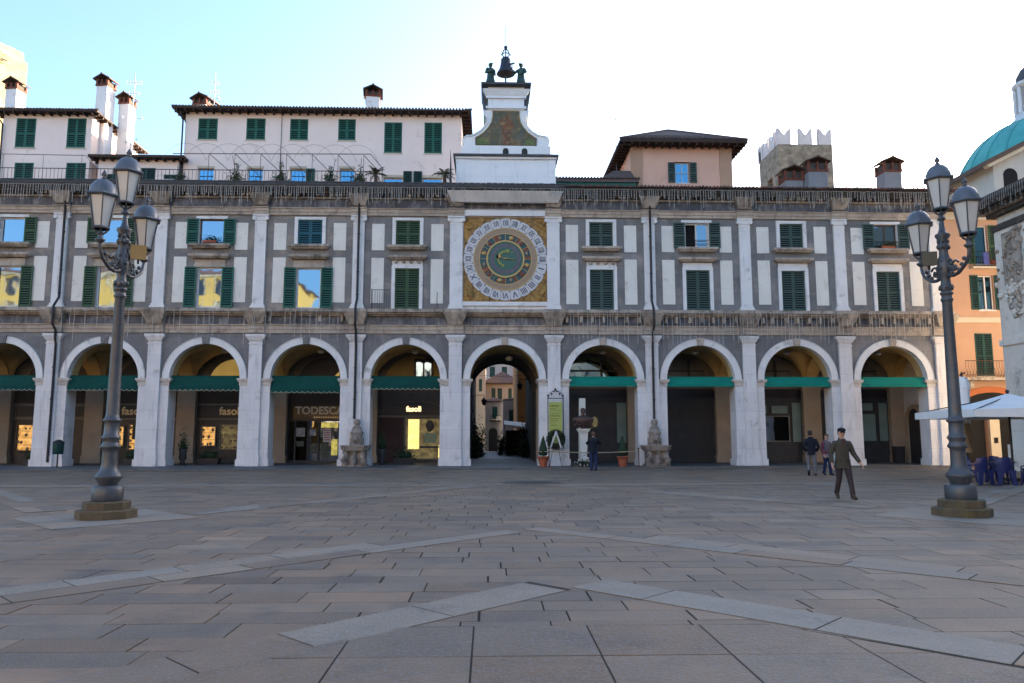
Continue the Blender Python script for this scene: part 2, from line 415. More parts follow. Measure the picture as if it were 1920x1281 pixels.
# upper wall with its window openings
HW = .63
upper_holes = []
for i in range(I0, I1+1):
    if i == 0: continue
    upper_holes += [(bx(i)-HW, bx(i)+HW, 8.14, 10.27), (bx(i)-HW, bx(i)+HW, 11.48, 12.83)]
m = MB(); m.wall(XL, bx(-1)-.1-BW/2, 6.83, 14.2, FY, FY+.5, [h for h in upper_holes if h[0] < bx(-1)-BW/2], 2, 1); m.wall(bx(-1)-.1-BW/2, XR, 6.83, 14.2, FY, FY+.5, [h for h in upper_holes if h[0] > bx(-1)-BW/2], 0, 1)
m.build('wall', [grey, white_pl, mat('patched_grey_marble', (.25,.235,.225), (.15,.14,.14), rough=.65, ns=.9, bump=.15, blocks=(1.15,.62,.006,.55,.68), stain=((.42,.34,.27),.55,.9), streak=((.12,.11,.11),.35))], pal)
m = MB(); m.box(XR-.45, XR-.001, FY+.501, 50, .09, 14.2); m.build('end_wall', white, pal)
m = MB(); m.box(XL+.001, XL+.45, FY+.501, 50, .09, 14.2); m.build('end_wall', white, pal)
m = MB(); m.wall(XL+.45, XR-.45, .09, 14.2, 49.6, 50, [(BC-1.96, BC+1.96, .09, 6.3)], 0)
m.build('rear_wall', mat('rear_plaster', (.3,.26,.2)), pal)

impm = mat('worn_impost_stone', (.62,.55,.49), (.45,.39,.35), rough=.7, ns=3, bump=.3, stain=((.15,.12,.11),.3,3))
# arches, spandrels, piers
def arc(cx, r, n=24, z=ZS): return [(cx + r*math.cos(math.pi*k/n), z + r*math.sin(math.pi*k/n)) for k in range(n+1)]
DP = .95      # pier depth
for i in range(I0, I1+1):
    c = bx(i); m = MB(); x0, x1 = c-BW/2, c+BW/2
    if i == I1: x1 = XR
    pts = arc(c, RI+.1, 24)                       # right to left
    top = 6.83
    for yy, fl in ((FY, 1), (FY+DP, 0)):
        for a, b in zip(pts, pts[1:]):
            q = [(a[0],yy,a[1]),(b[0],yy,b[1]),(b[0],yy,top),(a[0],yy,top)]
            m.add(q, [(0,3,2,1) if fl else (0,1,2,3)], 0)
        for u, v in ((x0, c-RI-.1), (c+RI+.1, x1)):
            m.add([(u,yy,ZS),(v,yy,ZS),(v,yy,top),(u,yy,top)], [(0,1,2,3) if fl else (3,2,1,0)], 0)
    m.build('spandrel', [grey_st], pal)
    m = MB(); pin = arc(c, RI, 28); pout = arc(c, RO, 28)
    n = len(pin)
    vs = [(p[0], FY-.07, p[1]) for p in pin] + [(p[0], FY-.07, p[1]) for p in pout] + [(p[0], FY+DP+.01, p[1]) for p in pin] + [(p[0], FY+.02, p[1]) for p in pout]
    for k in range(n-1):
        m.add([vs[k], vs[k+1], vs[n+k+1], vs[n+k]], [(0,1,2,3)], 0)
        m.add([vs[n+k], vs[n+k+1], vs[3*n+k+1], vs[3*n+k]], [(0,1,2,3)], 0)
        a, b = vs[k], vs[k+1]; 
        m.add([a, (a[0],FY+.35,a[2]), (b[0],FY+.35,b[2]), b], [(0,1,2,3)], 0)
        m.add([(a[0],FY+.35,a[2]), vs[2*n+k], vs[2*n+k+1], (b[0],FY+.35,b[2])], [(0,1,2,3)], 1)
    m.T = None
    # thin raised outer fillet
    fo = arc(c, RO-.02, 28); m.tube([(p[0], FY-.075, p[1]) for p in fo], .022, 4, 0)
    ar = m.build('archivolt', [white_pl, ochre], pal)
    m = MB(); kz0, kz1 = ZS+RI-.02, ZS+RO+.02
    m.prism([(c-.15, kz0), (c+.15, kz0), (c+.2, kz1), (c-.2, kz1)], FY-.15, FY+.1)
    m.prism([(c-.09, kz0+.08), (c+.09, kz0+.08), (c+.12, kz1-.07), (c-.12, kz1-.07)], FY-.175, FY-.14)
    m.build('keystone', grey_st if i <= -1 else beige, ar)

for i in range(I0, I1+2):
    c = bx(i) - BW/2; hw = (BW - 2*RI)/2
    x0, x1 = c-hw, c+hw
    if i == I1+1: x1 = XR
    if i == I0: x0 = XL
    m = MB()
    m.box(x0, x1, FY, FY+DP, .09, ZS-.18)
    im = MB(); e_ = 1 if i <= I1 else 0; im.box(x0-.13, x1+.13*e_, FY-.11, FY+DP+.1, ZS-.10, ZS+.003); im.box(x0-.08, x1+.08*e_, FY-.07, FY+DP+.07, ZS-.17, ZS-.102); im.box(x0-.03, x1+.03*e_, FY-.03, FY+DP+.03, ZS-.36, ZS-.172)
    m.box(x0-.06, x1+(.06 if i <= I1 else 0), FY-.05, FY+DP+.05, .086, .42)
    pr_ = m.build('pier', white, pal); im.build('impost', impm, pr_)
    # lower pilaster
    m = MB(); h2 = .33; cc = c if i <= I1 else min(c+.05, XR-.4)
    m.box(cc-h2-.06, cc+h2+.06, FY-.2, FY-.004, .083, .62); m.box(cc-h2-.03, cc+h2+.03, FY-.17, FY-.004, .622, .72)
    m.box(cc-h2, cc+h2, FY-.14, FY-.003, .722, 6.42)
    m.box(cc-h2-.03, cc+h2+.03, FY-.17, FY-.003, 6.25, 6.31)
    m.frus(cc, FY-.10, 6.42, 6.62, h2+.02, .09, h2+.14, .16); m.box(cc-h2-.17, cc+h2+.17, FY-.27, FY-.002, 6.62, 6.76)
    m.build('pilaster', white, pal)
    # upper pilaster with small ionic capital
    big = i in (0, 1); h2 = .33 if big else .29
    m = MB(); m.box(cc-h2-.09, cc+h2+.09, FY-.2, FY-.004, 8.07, 8.22); m.box(cc-h2-.04, cc+h2+.04, FY-.17, FY-.004, 8.223, 8.34)
    m.box(cc-h2, cc+h2, FY-.13, FY-.003, 8.342, 12.74)
    m.box(cc-h2-.02, cc+h2+.02, FY-.15, FY-.003, 12.6, 12.66); m.box(cc-h2-.12, cc+h2+.12, FY-.22, FY-.002, 12.98, 13.07)
    m.box(cc-h2-.01, cc+h2+.01, FY-.16, FY-.004, 12.742, 12.978)
    for sx in (-1, 1):
        m.tube([(cc+sx*(h2+.03), FY-.21, 12.87), (cc+sx*(h2+.03), FY-.03, 12.87)], .11, 10)
    m.build('pilaster', white_pl, pal)

# string course, friezes, cornice; broken forward over each pilaster
def band_box(m, z0, z1, pr, mi=0, res=None, pr2=.14, hw=.42):
    m.box(XL, XR+.0, FY-pr, FY-.001, z0, z1, mi)
    if res:
        for i in range(I0, I1+2):
            c = bx(i)-BW/2; c = c if i <= I1 else min(c+.05, XR-.45)
            m.box(c-hw, c+hw, FY-pr-pr2, FY-.002, z0+.002, z1-.002, res-1)
m = MB()
band_box(m, 6.83, 7.02, .07, 0, 1); band_box(m, 7.022, 7.22, .11, 0, 1); band_box(m, 7.222, 7.27, .17, 0, 1)
m.build('lower_architrave', beige, pal)
m = MB(); band_box(m, 7.272, 7.72, .05, 0, 2, .16)
rr = random.Random(3)
for i in range(I0, I1+1):
    for k in range(-3, 4):
        if i <= 0 and not (i == -2 and k % 2): continue
        cx = bx(i) + k*.62 + rr.uniform(-.06,.1)
        m.box(cx-.06, cx+.06, FY-.32 if i > 0 else FY-.2, FY-.03, 7.42, 7.717, 2 if rr.random() < .6 else 1)
m.build('lower_frieze', [darkfr, dirty, beige], pal)
m = MB(); band_box(m, 7.722, 7.80, .2, 0, 1, .2); band_box(m, 7.802, 7.89, .34, 0, 1, .16, .5); band_box(m, 7.892, 8.068, .46, 0, 1, .12, .55)
for i in range(I0, I1+2):
    q = bx(i)-BW/2; q = q if i <= I1 else XR-.5
    m.frus(q, FY-.22, 7.28, 7.885, .37, .14, .62, .42)
m.build('string_course', dirty, pal)
m = MB(); band_box(m, 13.072, 13.22, .1, 0, 1); band_box(m, 13.222, 13.4, .14, 0, 1); band_box(m, 13.402, 13.45, .2, 0, 1)
m.build('upper_architrave', beige, pal)
m = MB(); band_box(m, 13.452, 13.93, .07, 0, 1)
m.build('upper_frieze', [darkfr], pal)
m = MB(); band_box(m, 13.932, 14.02, .2, 0, 1); x = XL
band_box(m, 14.14, 14.27, .5, 1, 2, .12, .45); band_box(m, 14.272, 14.36, .68, 1); band_box(m, 14.362, 14.48, .8, 1)
band_box(m, 14.022, 14.138, .22, 1)
while x < XR:
    m.box(x, x+.13, FY-.4, FY-.221, 14.03, 14.137, 1 if rr.random() < .7 else 0); x += .24
for i in range(I0, I1+2):
    q = bx(i)-BW/2; q = q if i <= I1 else XR-.5
    m.frus(q, FY-.2, 13.55, 14.13, .33, .1, .56, .38)
m.build('cornice', [dirty, darkst], pal)
# lighter marble inlays between the pilasters
for i in range(I0, I1+1):
    if i == 0: continue
    for sx in (-1, 1):
        for z0, z1 in ((8.44, 10.80), (11.22, 12.66)):
            m = MB(); a, b = bx(i)+sx*1.22, bx(i)+sx*1.87
            m.box(min(a,b), max(a,b), FY-.025, FY-.002, z0+rr.uniform(-.03,.03), z1+rr.uniform(-.03,.03))
            m.build('marble_panel', panelw, pal)

# windows.  state: 'c' closed, 'o' open, 'h' half open
GRN = {-7: g1, -6: g1, -5: g3, -4: g3, -3: g1, -2: g1, -1: g3, 1: g2, 2: g2, 3: g2, 4: g2}
ST = {-7: 'oo', -6: 'oo', -5: 'oo', -4: 'oo', -3: 'oo', -2: 'oc', -1: 'cc', 1: 'cc', 2: 'ch', 3: 'cc', 4: 'co'}
for i in range(I0, I1+1):
    if i == 0: continue
    c = bx(i)
    for lv, (z0, z1) in enumerate(((8.14, 10.27), (11.48, 12.83))):
        st = ST[i][lv]; mt = GRN[i]
        if i == -2 and lv == 1: mt = g4
        sm_ = white_pl if i >= -1 else (white_pl if lv else beige)
        m = MB(); ow = .18
        m.box(c-HW-ow, c-HW-.001, FY-.07, FY+.04, z0-.06 if lv == 0 else z0, z1); m.box(c+HW+.001, c+HW+ow, FY-.07, FY+.04, z0-.06 if lv == 0 else z0, z1)
        m.box(c-HW-ow, c+HW+ow, FY-.075, FY+.04, z1+.001, z1+.15)
        if lv == 0: m.box(c-HW-ow+.03, c+HW+ow-.03, FY-.05, FY, z1+.151, z1+.40)
        wn = m.build('window', sm_, pal)
        m = MB()
        if lv == 1:
            m.frus(c, FY-.12, 11.24, 11.34, .92, .12, 1.02, .2); m.box(c-1.05, c+1.05, FY-.36, FY-.003, 11.342, 11.46)
            m.build('sill', dirty if i < 0 else beige, wn)
        else:
            m.frus(c, FY-.12, 10.70, 10.80, .88, .12, 1.0, .22); m.box(c-1.03, c+1.03, FY-.36, FY-.003, 10.802, 10.91)
            if i in (-1, 1):
                for q in (-.6, -.2, .2, .6): m.ball((c+q, FY-.1, 10.6), .1, .1, .09, 8, 6)
            m.build('hood', dirty if i < 0 else beige, wn)
        if st == 'c':
            leaf(wn, c-HW+.01, c-.006, z0+.01, z1-.01, FY+.07, mt); leaf(wn, c+.006, c+HW-.01, z0+.01, z1-.01, FY+.07, mt)
            m = MB(); m.box(c-HW, c+HW, FY+.3, FY+.32, z0, z1); m.build('pane', near_black, wn)
        else:
            q = .02
            leaf(wn, c-HW-.62, c-HW-.02, z0, z1, FY-.08, mt); leaf(wn, c+HW+.02, c+HW+.62, z0, z1, FY-.08, mt)
            m = MB(); f_ = .075; fm = brownf if (i == -3 and lv == 1) or (i == 4) else wframe
            m.box(c-HW+.002, c-HW+f_, FY+.1, FY+.16, z0, z1); m.box(c+HW-f_, c+HW-.002, FY+.1, FY+.16, z0, z1)
            m.box(c-HW+f_, c+HW-f_, FY+.1, FY+.16, z1-f_, z1); m.box(c-HW+f_, c+HW-f_, FY+.1, FY+.16, z0, z0+f_)
            if i == 2 or i == 4: m.box(c-.04, c+.04, FY+.098, FY+.158, z0+f_, z1-f_)
            m.build('window_frame', fm, wn)
            m = MB()
            if st == 'h':
                m.box(c-HW+f_, c-.04, FY+.3, FY+.32, z0+f_, z1-f_, 1); m.box(c+.04, c+HW-f_, FY+.12, FY+.135, z0+f_, z1-f_, 0)
            else: m.box(c-HW+f_-.01, c+HW-f_+.01, FY+.12, FY+.135, z0+f_-.01, z1-f_+.01, 0)
            m.build('pane', [pane, near_black], wn)
            if i in (2, 4) and lv == 1:
                m = MB(); 
                for zz in (z0+.22, z0+.42): m.tube([(c-HW, FY-.02, zz), (c+HW, FY-.02, zz)], .018, 6)
                m.build('rail', iron, wn)

# ceilings: groin vault over every arcade bay, back wall with pilasters, floor slab above
AY0, AY1 = FY+DP, 43.4
for i in range(I0, I1+1):
    if i == 0: pass
    c = bx(i); m = MB(); n = 16; cy = (AY0+AY1)/2; hy = (AY1-AY0)/2; hx = BW/2 - .28
    vs = []
    for a in range(n+1):
        for b in range(n+1):
            u, v = -1+2*a/n, -1+2*b/n
            h_ = max(math.sqrt(max(0, 1-u*u)), math.sqrt(max(0, 1-v*v)))
            vs.append((c+u*hx, cy+v*hy, ZS-.15+1.98*h_))
    m.add(vs, [(a*(n+1)+b, a*(n+1)+b+1, (a+1)*(n+1)+b+1, (a+1)*(n+1)+b) for a in range(n) for b in range(n)], 0, True)
    m.build('vault', ochre, pal)
for i in range(I0, I1+2):      # transverse arches between the bays
    c = bx(i)-BW/2; m = MB(); cy = (AY0+AY1)/2; hy = (AY1-AY0)/2-.02; pts = [(cy+hy*math.cos(math.pi*k/20), ZS-.2+1.75*math.sin(math.pi*k/20)) for k in range(21)]
    for a, b in zip(pts, pts[1:]):
        for x_, fl in ((c-.29, 0), (c+.29, 1)):
            m.add([(x_,a[0],a[1]),(x_,b[0],b[1]),(x_,b[0],6.8),(x_,a[0],6.8)], [(0,1,2,3) if fl else (3,2,1,0)], 0)
        m.add([(c-.29,a[0],a[1]),(c+.29,a[0],a[1]),(c+.29,b[0],b[1]),(c-.29,b[0],b[1])], [(0,1,2,3)], 0)
    m.build('transverse_arch', ochre, pal)
m = MB(); m.box(XL+.46, XR-.46, FY+.51, 49.59, 6.81, 7.05); m.build('floor_slab', backw, pal)
PX0, PX1 = BC-1.95, BC+1.95
holes = [(PX0, PX1, .09, 6.3)]
m = MB(); m.wall(XL+.46, XR-.46, .09, 6.8, AY1+.3, AY1+.6, holes, 0)
m.build('arcade_back_wall', backw, pal)
for i in range(I0, I1+2):
    c = bx(i)-BW/2; m = MB(); m.box(c-.5, c+.5, AY1-.12, AY1+.295, .09, 4.2); m.box(c-.55, c+.55, AY1-.17, AY1+.297, 4.2, 4.4); m.box(c-.55, c+.55, AY1-.16, AY1+.296, .085, .5)
    m.build('inner_pilaster', tan, pal)
# the passage through the palace below the clock
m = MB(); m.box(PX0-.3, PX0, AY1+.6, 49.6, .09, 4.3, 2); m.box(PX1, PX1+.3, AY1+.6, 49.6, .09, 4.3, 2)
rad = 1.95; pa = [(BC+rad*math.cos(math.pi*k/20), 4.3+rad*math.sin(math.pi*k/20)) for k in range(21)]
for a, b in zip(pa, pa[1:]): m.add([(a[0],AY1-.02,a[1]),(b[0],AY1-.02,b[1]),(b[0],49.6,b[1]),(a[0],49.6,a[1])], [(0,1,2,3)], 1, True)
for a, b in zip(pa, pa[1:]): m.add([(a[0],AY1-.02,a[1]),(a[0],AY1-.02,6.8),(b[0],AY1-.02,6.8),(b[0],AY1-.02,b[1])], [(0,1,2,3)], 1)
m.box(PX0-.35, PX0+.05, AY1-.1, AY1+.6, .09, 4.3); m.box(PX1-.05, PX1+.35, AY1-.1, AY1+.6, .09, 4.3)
m.build('passage_lining', [tan, backw, mat('shade_dark_passage_wall', (.06,.055,.05), (.04,.036,.034))], pal)  # deep side walls near-black: shade of the passage put into their colour

# roof: terrace on the left, low tiled slope on the right
m = MB(); m.box(XL, 3.9, FY-.6, 50.2, 14.482, 14.56); m.build('terrace_floor', slate, pal)
m = MB(); m.add([(3.9,FY-.9,14.5),(XR+.3,FY-.9,14.5),(XR+.3,45,15.35),(3.9,45,15.35),(XR+.3,50.3,14.5),(3.9,50.3,14.5)], [(0,1,2,3),(3,2,4,5)])
m.add([(3.9,FY-.9,14.47),(XR+.3,FY-.9,14.47),(XR+.3,50.3,14.47),(3.9,50.3,14.47)], [(3,2,1,0)])
m.add([(XR+.3,FY-.9,14.47),(XR+.3,50.3,14.47),(XR+.3,45,15.35)], [(0,1,2)])
x = 3.95
while x < XR+.3:
    s_ = .15; m.tube([(x, FY-.93+random.uniform(-.02,.02), 14.53+random.uniform(-.01,.015)), (x, FY+1.0, 14.53+.275)], .07, 6, 1 if random.random() < .3 else 0); x += .19
m.build('tiled_roof', [tile, redtile], pal)
m = MB(); m.box(XL, 3.9, FY-.82, FY-.6, 14.483, 14.6)
x = XL
while x < 3.9:
    m.box(x, x+.28, FY-.86, FY-.7, 14.59+random.uniform(0,.02), 14.64+random.uniform(0,.02)); x += .3
m.build('gutter', slate, pal)
# rain pipes
for k, i in enumerate((-4, -1, 2)):
    c = bx(i)-BW/2 + (.02 if i != -4 else .2)
    m = MB(); m.tube([(c, FY-.75, 14.4), (c, FY-.3, 13.9), (c, FY-.27, 8.6), (c-.0, FY-.68, 8.1), (c-.0, FY-.68, 7.2), (c, FY-.35, 6.9), (c, FY-.35, 6.5), (c, FY-.24, 6.2), (c, FY-.22, 2.45 if i != -4 else .3)], .062, 8)
    for zz in (12, 10, 8.8, 5, 3.4): m.tube([(c, FY-.26, zz), (c, FY-.26, zz+.06)], .08, 8)
    m.build('rain_pipe', lead, pal)
m = MB(); m.tube([(bx(-1)-1.75, FY-.45, 8.07), (bx(-1)-1.75, FY-.45, 9.1)], .02, 6); m.tube([(bx(-1)-1.75, FY-.45, 9.05), (bx(-1)-.85, FY-.45, 9.05)], .016, 6)
for k in range(8): m.tube([(bx(-1)-1.7+k*.12, FY-.45, 8.07), (bx(-1)-1.7+k*.12, FY-.45, 9.05)], .01, 5)
m.tube([(bx(-1)+1.6, FY-.45, 8.07), (bx(-1)+1.6, FY-.45, 8.95)], .018, 6)
m.build('balcony_rail', iron, pal)
# clock bay facing in white stone
m = MB(); c = BC
m.wall(c-2.2, c+2.2, 8.072, 13.07, FY-.05, FY-.004, [(c-2.18, c+2.22, 8.52, 13.04)], 0)
m.box(c-2.2, c+2.25, FY-.2, FY-.21+.16, 13.085, 13.39); m.box(c-2.2, c+2.25, FY-.16, FY-.052, 8.3, 8.51)
m.frus(c, FY-.35, 13.74, 14.24, 2.78, .12, 3.02, .52)
m.build('clock_surround', white_pl, pal)
# ---------------------------------------------------------------- astronomical clock
teal = mat('dial_teal', (.035,.10,.11), (.025,.065,.08), rough=.5, ns=9, stain=((.25,.2,.08),.15,12))
gold = mat('dial_gold', (.52,.36,.14), (.4,.27,.1), rough=.45, ns=8, metal=.2)
pinkgold = mat('dial_rose_band', (.36,.24,.17), (.27,.2,.12), rough=.6, ns=7, stain=((.15,.17,.1),.25,9))
mosaic = mat('gilded_spandrel', (.42,.22,.05), (.09,.045,.015), rough=.5, ns=3.2, bump=.6, stain=((.5,.34,.1),.35,6))
ringm = mat('enamel_white', (.60,.58,.58), (.48,.47,.48), rough=.4, ns=4)
ringb = mat('numeral_blue_black', (.09,.10,.15), rough=.5)
rust = mat('dial_rust', (.22,.07,.04), (.16,.06,.04), rough=.6, ns=8)
sea = mat('dial_green_centre', (.05,.14,.10), (.04,.10,.09), rough=.5, ns=7, stain=((.28,.27,.1),.2,7))
ck = thing('astronomical_clock', 'square astronomical clock with white ring of Roman numerals on the palace front', 'clock', (BC+.03, FY, 8.5))
cx, cz, yy = BC+.03, 10.79, FY-.03
def disc(m, r0, r1, y, mi=0, n=64, th=.02, z=None, x=None):
    x = cx if x is None else x; z = cz if z is None else z
    for k in range(n):
        a, b = 2*math.pi*k/n, 2*math.pi*(k+1)/n
        P = lambda r, t, y_: (x+r*math.cos(t), y_, z+r*math.sin(t))
        m.add([P(r0,a,y),P(r1,a,y),P(r1,b,y),P(r0,b,y)], [(0,1,2,3)], mi)
        m.add([P(r1,a,y),P(r1,a,y+th),P(r1,b,y+th),P(r1,b,y)], [(0,1,2,3)], mi)
        if r0 > 0: m.add([P(r0,a,y),P(r0,b,y),P(r0,b,y+th),P(r0,a,y+th)], [(0,1,2,3)], mi)
m = MB(); m.box(cx-2.2, cx+2.2, yy, FY-.003, cz-2.26, cz+2.24)
for sx in (-1, 1):
    for sz in (-1, 1):
        for k in range(16):
            a = random.uniform(1.75, 2.1); b = random.uniform(1.6, 2.1)
            if math.hypot(a, b) > 2.4: m.ball((cx+sx*a, yy, cz+sz*b), random.uniform(.06,.14), .05, random.uniform(.06,.14), 8, 5)
m.build('gilded_panel', mosaic, ck)
m = MB(); y = yy-.05
for k in range(24):          # scalloped plates, one per hour
    a0 = 2*math.pi*k/24 - math.pi/24
    for q in range(6):
        t0, t1 = a0+q*math.pi/72, a0+(q+1)*math.pi/72
        ro = lambda j: 2.17 + .028*math.sin(math.pi*j/6)
        pt = lambda r, t: (cx+r*math.cos(t), y, cz+r*math.sin(t))
        m.add([pt(1.68,t0), pt(ro(q),t0), pt(ro(q+1),t1), pt(1.68,t1)], [(0,1,2,3)])
        m.add([pt(ro(q),t0), (pt(ro(q),t0)[0], y+.045, pt(ro(q),t0)[2]), (pt(ro(q+1),t1)[0], y+.045, pt(ro(q+1),t1)[2]), pt(ro(q+1),t1)], [(0,1,2,3)])
hr = m.build('hour_ring', ringm, ck)
RN = ['I','II','III','IIII','V','VI','VII','VIII','VIIII','X','XI','XII','XIII','XIIII','XV','XVI','XVII','XVIII','XVIIII','XX','XXI','XXII','XXIII','XXIIII']
m = MB()
for k, s_ in enumerate(RN):
    th = -math.pi/24*1 - 2*math.pi*k/24 - math.pi/24
    vs, fs = text_mb(s_, .44, .006, .007); wd = max(v[0] for v in vs) - min(v[0] for v in vs); sx_ = min(1, .30/max(wd,.05))
    rot = th - math.pi/2       # feet of the numerals towards the rim reading around the ring
    c_, s2 = math.cos(rot), math.sin(rot); r_ = 1.79
    m.add([(cx + (r_*math.cos(th)) + v[0]*sx_*c_ - (v[2])*s2, y-.008+v[1], cz + r_*math.sin(th) + v[0]*sx_*s2 + v[2]*c_) for v in vs], fs)
    t2 = th + math.pi/24
    for rr_ in (1.74, 2.16): m.ball((cx+rr_*math.cos(t2), y-.01, cz+rr_*math.sin(t2)), .035, .02, .035, 6, 4)
    a, b = (math.cos(t2), math.sin(t2)); px_, pz_ = -b*.006, a*.006
    m.add([(cx+1.76*a-px_, y-.005, cz+1.76*b-pz_), (cx+1.76*a+px_, y-.005, cz+1.76*b+pz_), (cx+2.14*a+px_, y-.005, cz+2.14*b+pz_), (cx+2.14*a-px_, y-.005, cz+2.14*b-pz_)], [(0,1,2,3)])
m.build('roman_numerals', ringb, hr)
m = MB(); disc(m, 1.36, 1.67, y-.02, 0, 64, .06); disc(m, 1.64, 1.68, y-.03, 1, 64, .06); disc(m, 1.34, 1.38, y-.03, 1, 64, .06)
m.build('rose_band', [pinkgold, gold], ck)
m = MB(); n = 48; mats_ = [teal, rust, pinkgold, gold]
for k in range(n):
    a, b = 2*math.pi*k/n, 2*math.pi*(k+1)/n; mi = [0,0,0,1,0,0,2,0,0,1,0,0][k % 12 if k % 7 else 3]
    P = lambda r, t: (cx+r*math.cos(t), y, cz+r*math.sin(t))
    m.add([P(.98,a),P(1.34,a),P(1.34,b),P(.98,b)], [(0,1,2,3)], mi)
for k in range(12):          # the twelve divisions of the zodiac, each with a small raised emblem
    t = 2*math.pi*k/12; a, b = math.cos(t), math.sin(t)
    m.tube([(cx+.99*a, y-.01, cz+.99*b), (cx+1.33*a, y-.01, cz+1.33*b)], .014, 5, 3)
    t += math.pi/12; m.ball((cx+1.16*math.cos(t), y-.02, cz+1.16*math.sin(t)), .09+.03*(k % 3), .03, .10, 7, 5, [2,1,3][k % 3], .25)
m.build('zodiac_ring', mats_, ck)
m = MB(); disc(m, .92, 1.0, y-.06, 0, 64, .07); m.build('gold_ring', gold, ck)
m = MB(); disc(m, .001, .62, y-.05, 0, 48, .06); disc(m, .62, .80, y-.035, 1, 48, .04); disc(m, .80, .93, y-.02, 0, 48, .03)
m.build('centre_disc', [sea, mat('dial_grey_violet', (.16,.13,.16), (.1,.1,.12), ns=6)], ck)
m = MB()
for k in range(10):
    t = R(100 + k*17); m.ball((cx+.38*math.cos(t), y-.06, cz+.38*math.sin(t)), .07, .03, .07, 7, 5, 0, .2)
m.ball((cx+.12, y-.06, cz+.42), .13, .03, .1, 9, 6, 0, .2); m.build('sun_and_moon', mat('dial_yellow_green', (.34,.34,.1), (.2,.25,.08), ns=6), ck)
m = MB(); m.ball((cx-.32, y-.09, cz+.12), .09, .05, .12, 9, 6, 0); m.ball((cx-.42, y-.09, cz+.12), .07, .05, .12, 9, 6, 1)
m.tube([(cx-.3, y-.08, cz+.1), (cx, y-.1, cz), (cx+.55, y-.08, cz-.02)], .018, 6, 0); m.ball((cx, y-.1, cz), .06, .04, .06, 8, 6, 0)
m.build('hand', [gold, near_black], ck)

# ---------------------------------------------------------------- bell turret
ty = 40.0
plast = mat('whitewashed_turret_plaster', (.80,.80,.80), (.72,.72,.73), rough=.85, ns=1, bump=.1, stain=((.45,.42,.38),.12,1.3), streak=((.4,.39,.37),.2), blocks=(2.3,1.1,.006,.85,.98))
tr = thing('bell_turret', 'white scrolled turret with a painted panel, above the clock on the palace roof', 'turret', (BC+.06, ty, 14.55))
c = BC+.08
m = MB(); m.box(c-2.66, c+2.66, ty, ty+2.8, 14.562, 16.62); m.box(c-2.72, c-2.3, ty-.04, ty+.3, 14.6, 16.6); m.box(c+2.3, c+2.72, ty-.04, ty+.3, 14.6, 16.6)
m.build('attic_block', plast, tr)
m = MB(); m.box(c-2.78, c+2.78, ty-.1, ty+2.9, 16.622, 16.74, 1); m.box(c-2.88, c+2.88, ty-.2, ty+3.0, 16.742, 16.86)
m.build('attic_cornice', [slate, plast], tr)
m = MB(); m.box(c-2.45, c+2.45, ty+.05, ty+2.4, 16.862, 17.42); m.build('plinth', plast, tr)
for q in (-.02, 1.02):
    m = MB(); m.prism([(c+q-.16,16.9),(c+q+.16,16.9),(c+q+.16,17.12)]+[(c+q+.16*math.cos(a), 17.12+.16*math.sin(a)) for a in [k*math.pi/8 for k in range(1,8)]]+[(c+q-.16,17.12)], ty+.02, ty+.1)
    m.build('vent_opening', iron, tr)
def scroll(sg, extra=0):
    # half outline of the concave gable from the axis to one side
    pts = [(1.22, 19.5), (1.20, 19.25), (1.02+.0, 19.05), (1.04, 18.78), (1.2, 18.5), (1.44, 18.25), (1.75, 18.06), (1.98, 18.0), (2.12, 18.02), (2.3, 17.9), (2.38, 17.72), (2.32, 17.54), (2.4, 17.42)]
    return [(c + sg*p[0], p[1]) for p in pts]
gable = [*scroll(-1), *scroll(1)[::-1]]
m = MB(); m.prism(gable, ty+.15, ty+1.9)
m.tube([(p[0], ty+.14, p[1]) for p in scroll(-1)[:12]], .05, 6); m.tube([(p[0], ty+.14, p[1]) for p in scroll(1)[:12]], .05, 6)
m.build('scrolled_gable', plast, tr)
m = MB()
for sg in (-1, 1): 
    p = scroll(sg)[:12]
    for a, b in zip(p, p[1:]): m.add([(a[0]+sg*.03, ty+.1, a[1]+.04), (b[0]+sg*.03, ty+.1, b[1]+.04), (b[0]+sg*.03, ty+1.95, b[1]+.04), (a[0]+sg*.03, ty+1.95, a[1]+.04)], [(0,1,2,3)])
m.build('coping', slate, tr)
fres = mat('faded_fresco', (.07,.085,.06), (.17,.12,.065), rough=.8, ns=1.9, stain=((.10,.13,.15),.5,1.7), speck=((.26,.17,.08),4))
fresr = mat('faded_fresco_red', (.22,.085,.04), (.10,.075,.055), rough=.8, ns=3, speck=((.3,.2,.1),7))
fgr = mat('faded_fresco_green', (.13,.17,.06), (.09,.12,.05), rough=.8, ns=3, speck=((.24,.22,.1),7))
pl = [(.74,19.42), (.73,19.1), (.79,18.8), (.95,18.5), (1.2,18.2), (1.5,17.98), (1.68,17.88), (1.68,17.46)]
po = [(c-p[0], p[1]) for p in pl] + [(c+p[0], p[1]) for p in pl[::-1]]
m = MB(); m.prism(po, ty+.1, ty+.16, 0)
m.prism([(c-.12,17.5),(c+.22,17.5),(c+.26,18.1),(c+.42,18.5),(c+.4,18.8),(c+.2,19.0),(c+.05,19.2),(c-.1,19.05),(c-.38,18.9),(c-.42,18.7),(c-.2,18.5),(c-.22,18.0)], ty+.092, ty+.11, 1)
m.prism([(c-1.62,17.5),(c-.9,17.5),(c-.95,17.75),(c-1.25,17.9),(c-1.55,17.85)], ty+.092, ty+.11, 2); m.prism([(c+.95,17.5),(c+1.6,17.5),(c+1.5,17.8),(c+1.2,17.85)], ty+.092, ty+.11, 2)
m.build('painted_panel', [fres, fresr, fgr], tr)
m = MB(); m.tube([(p[0], ty+.095, p[1]) for p in po], .03, 5, close=True); m.build('panel_border', mat('ochre_border', (.3,.22,.1)), tr)
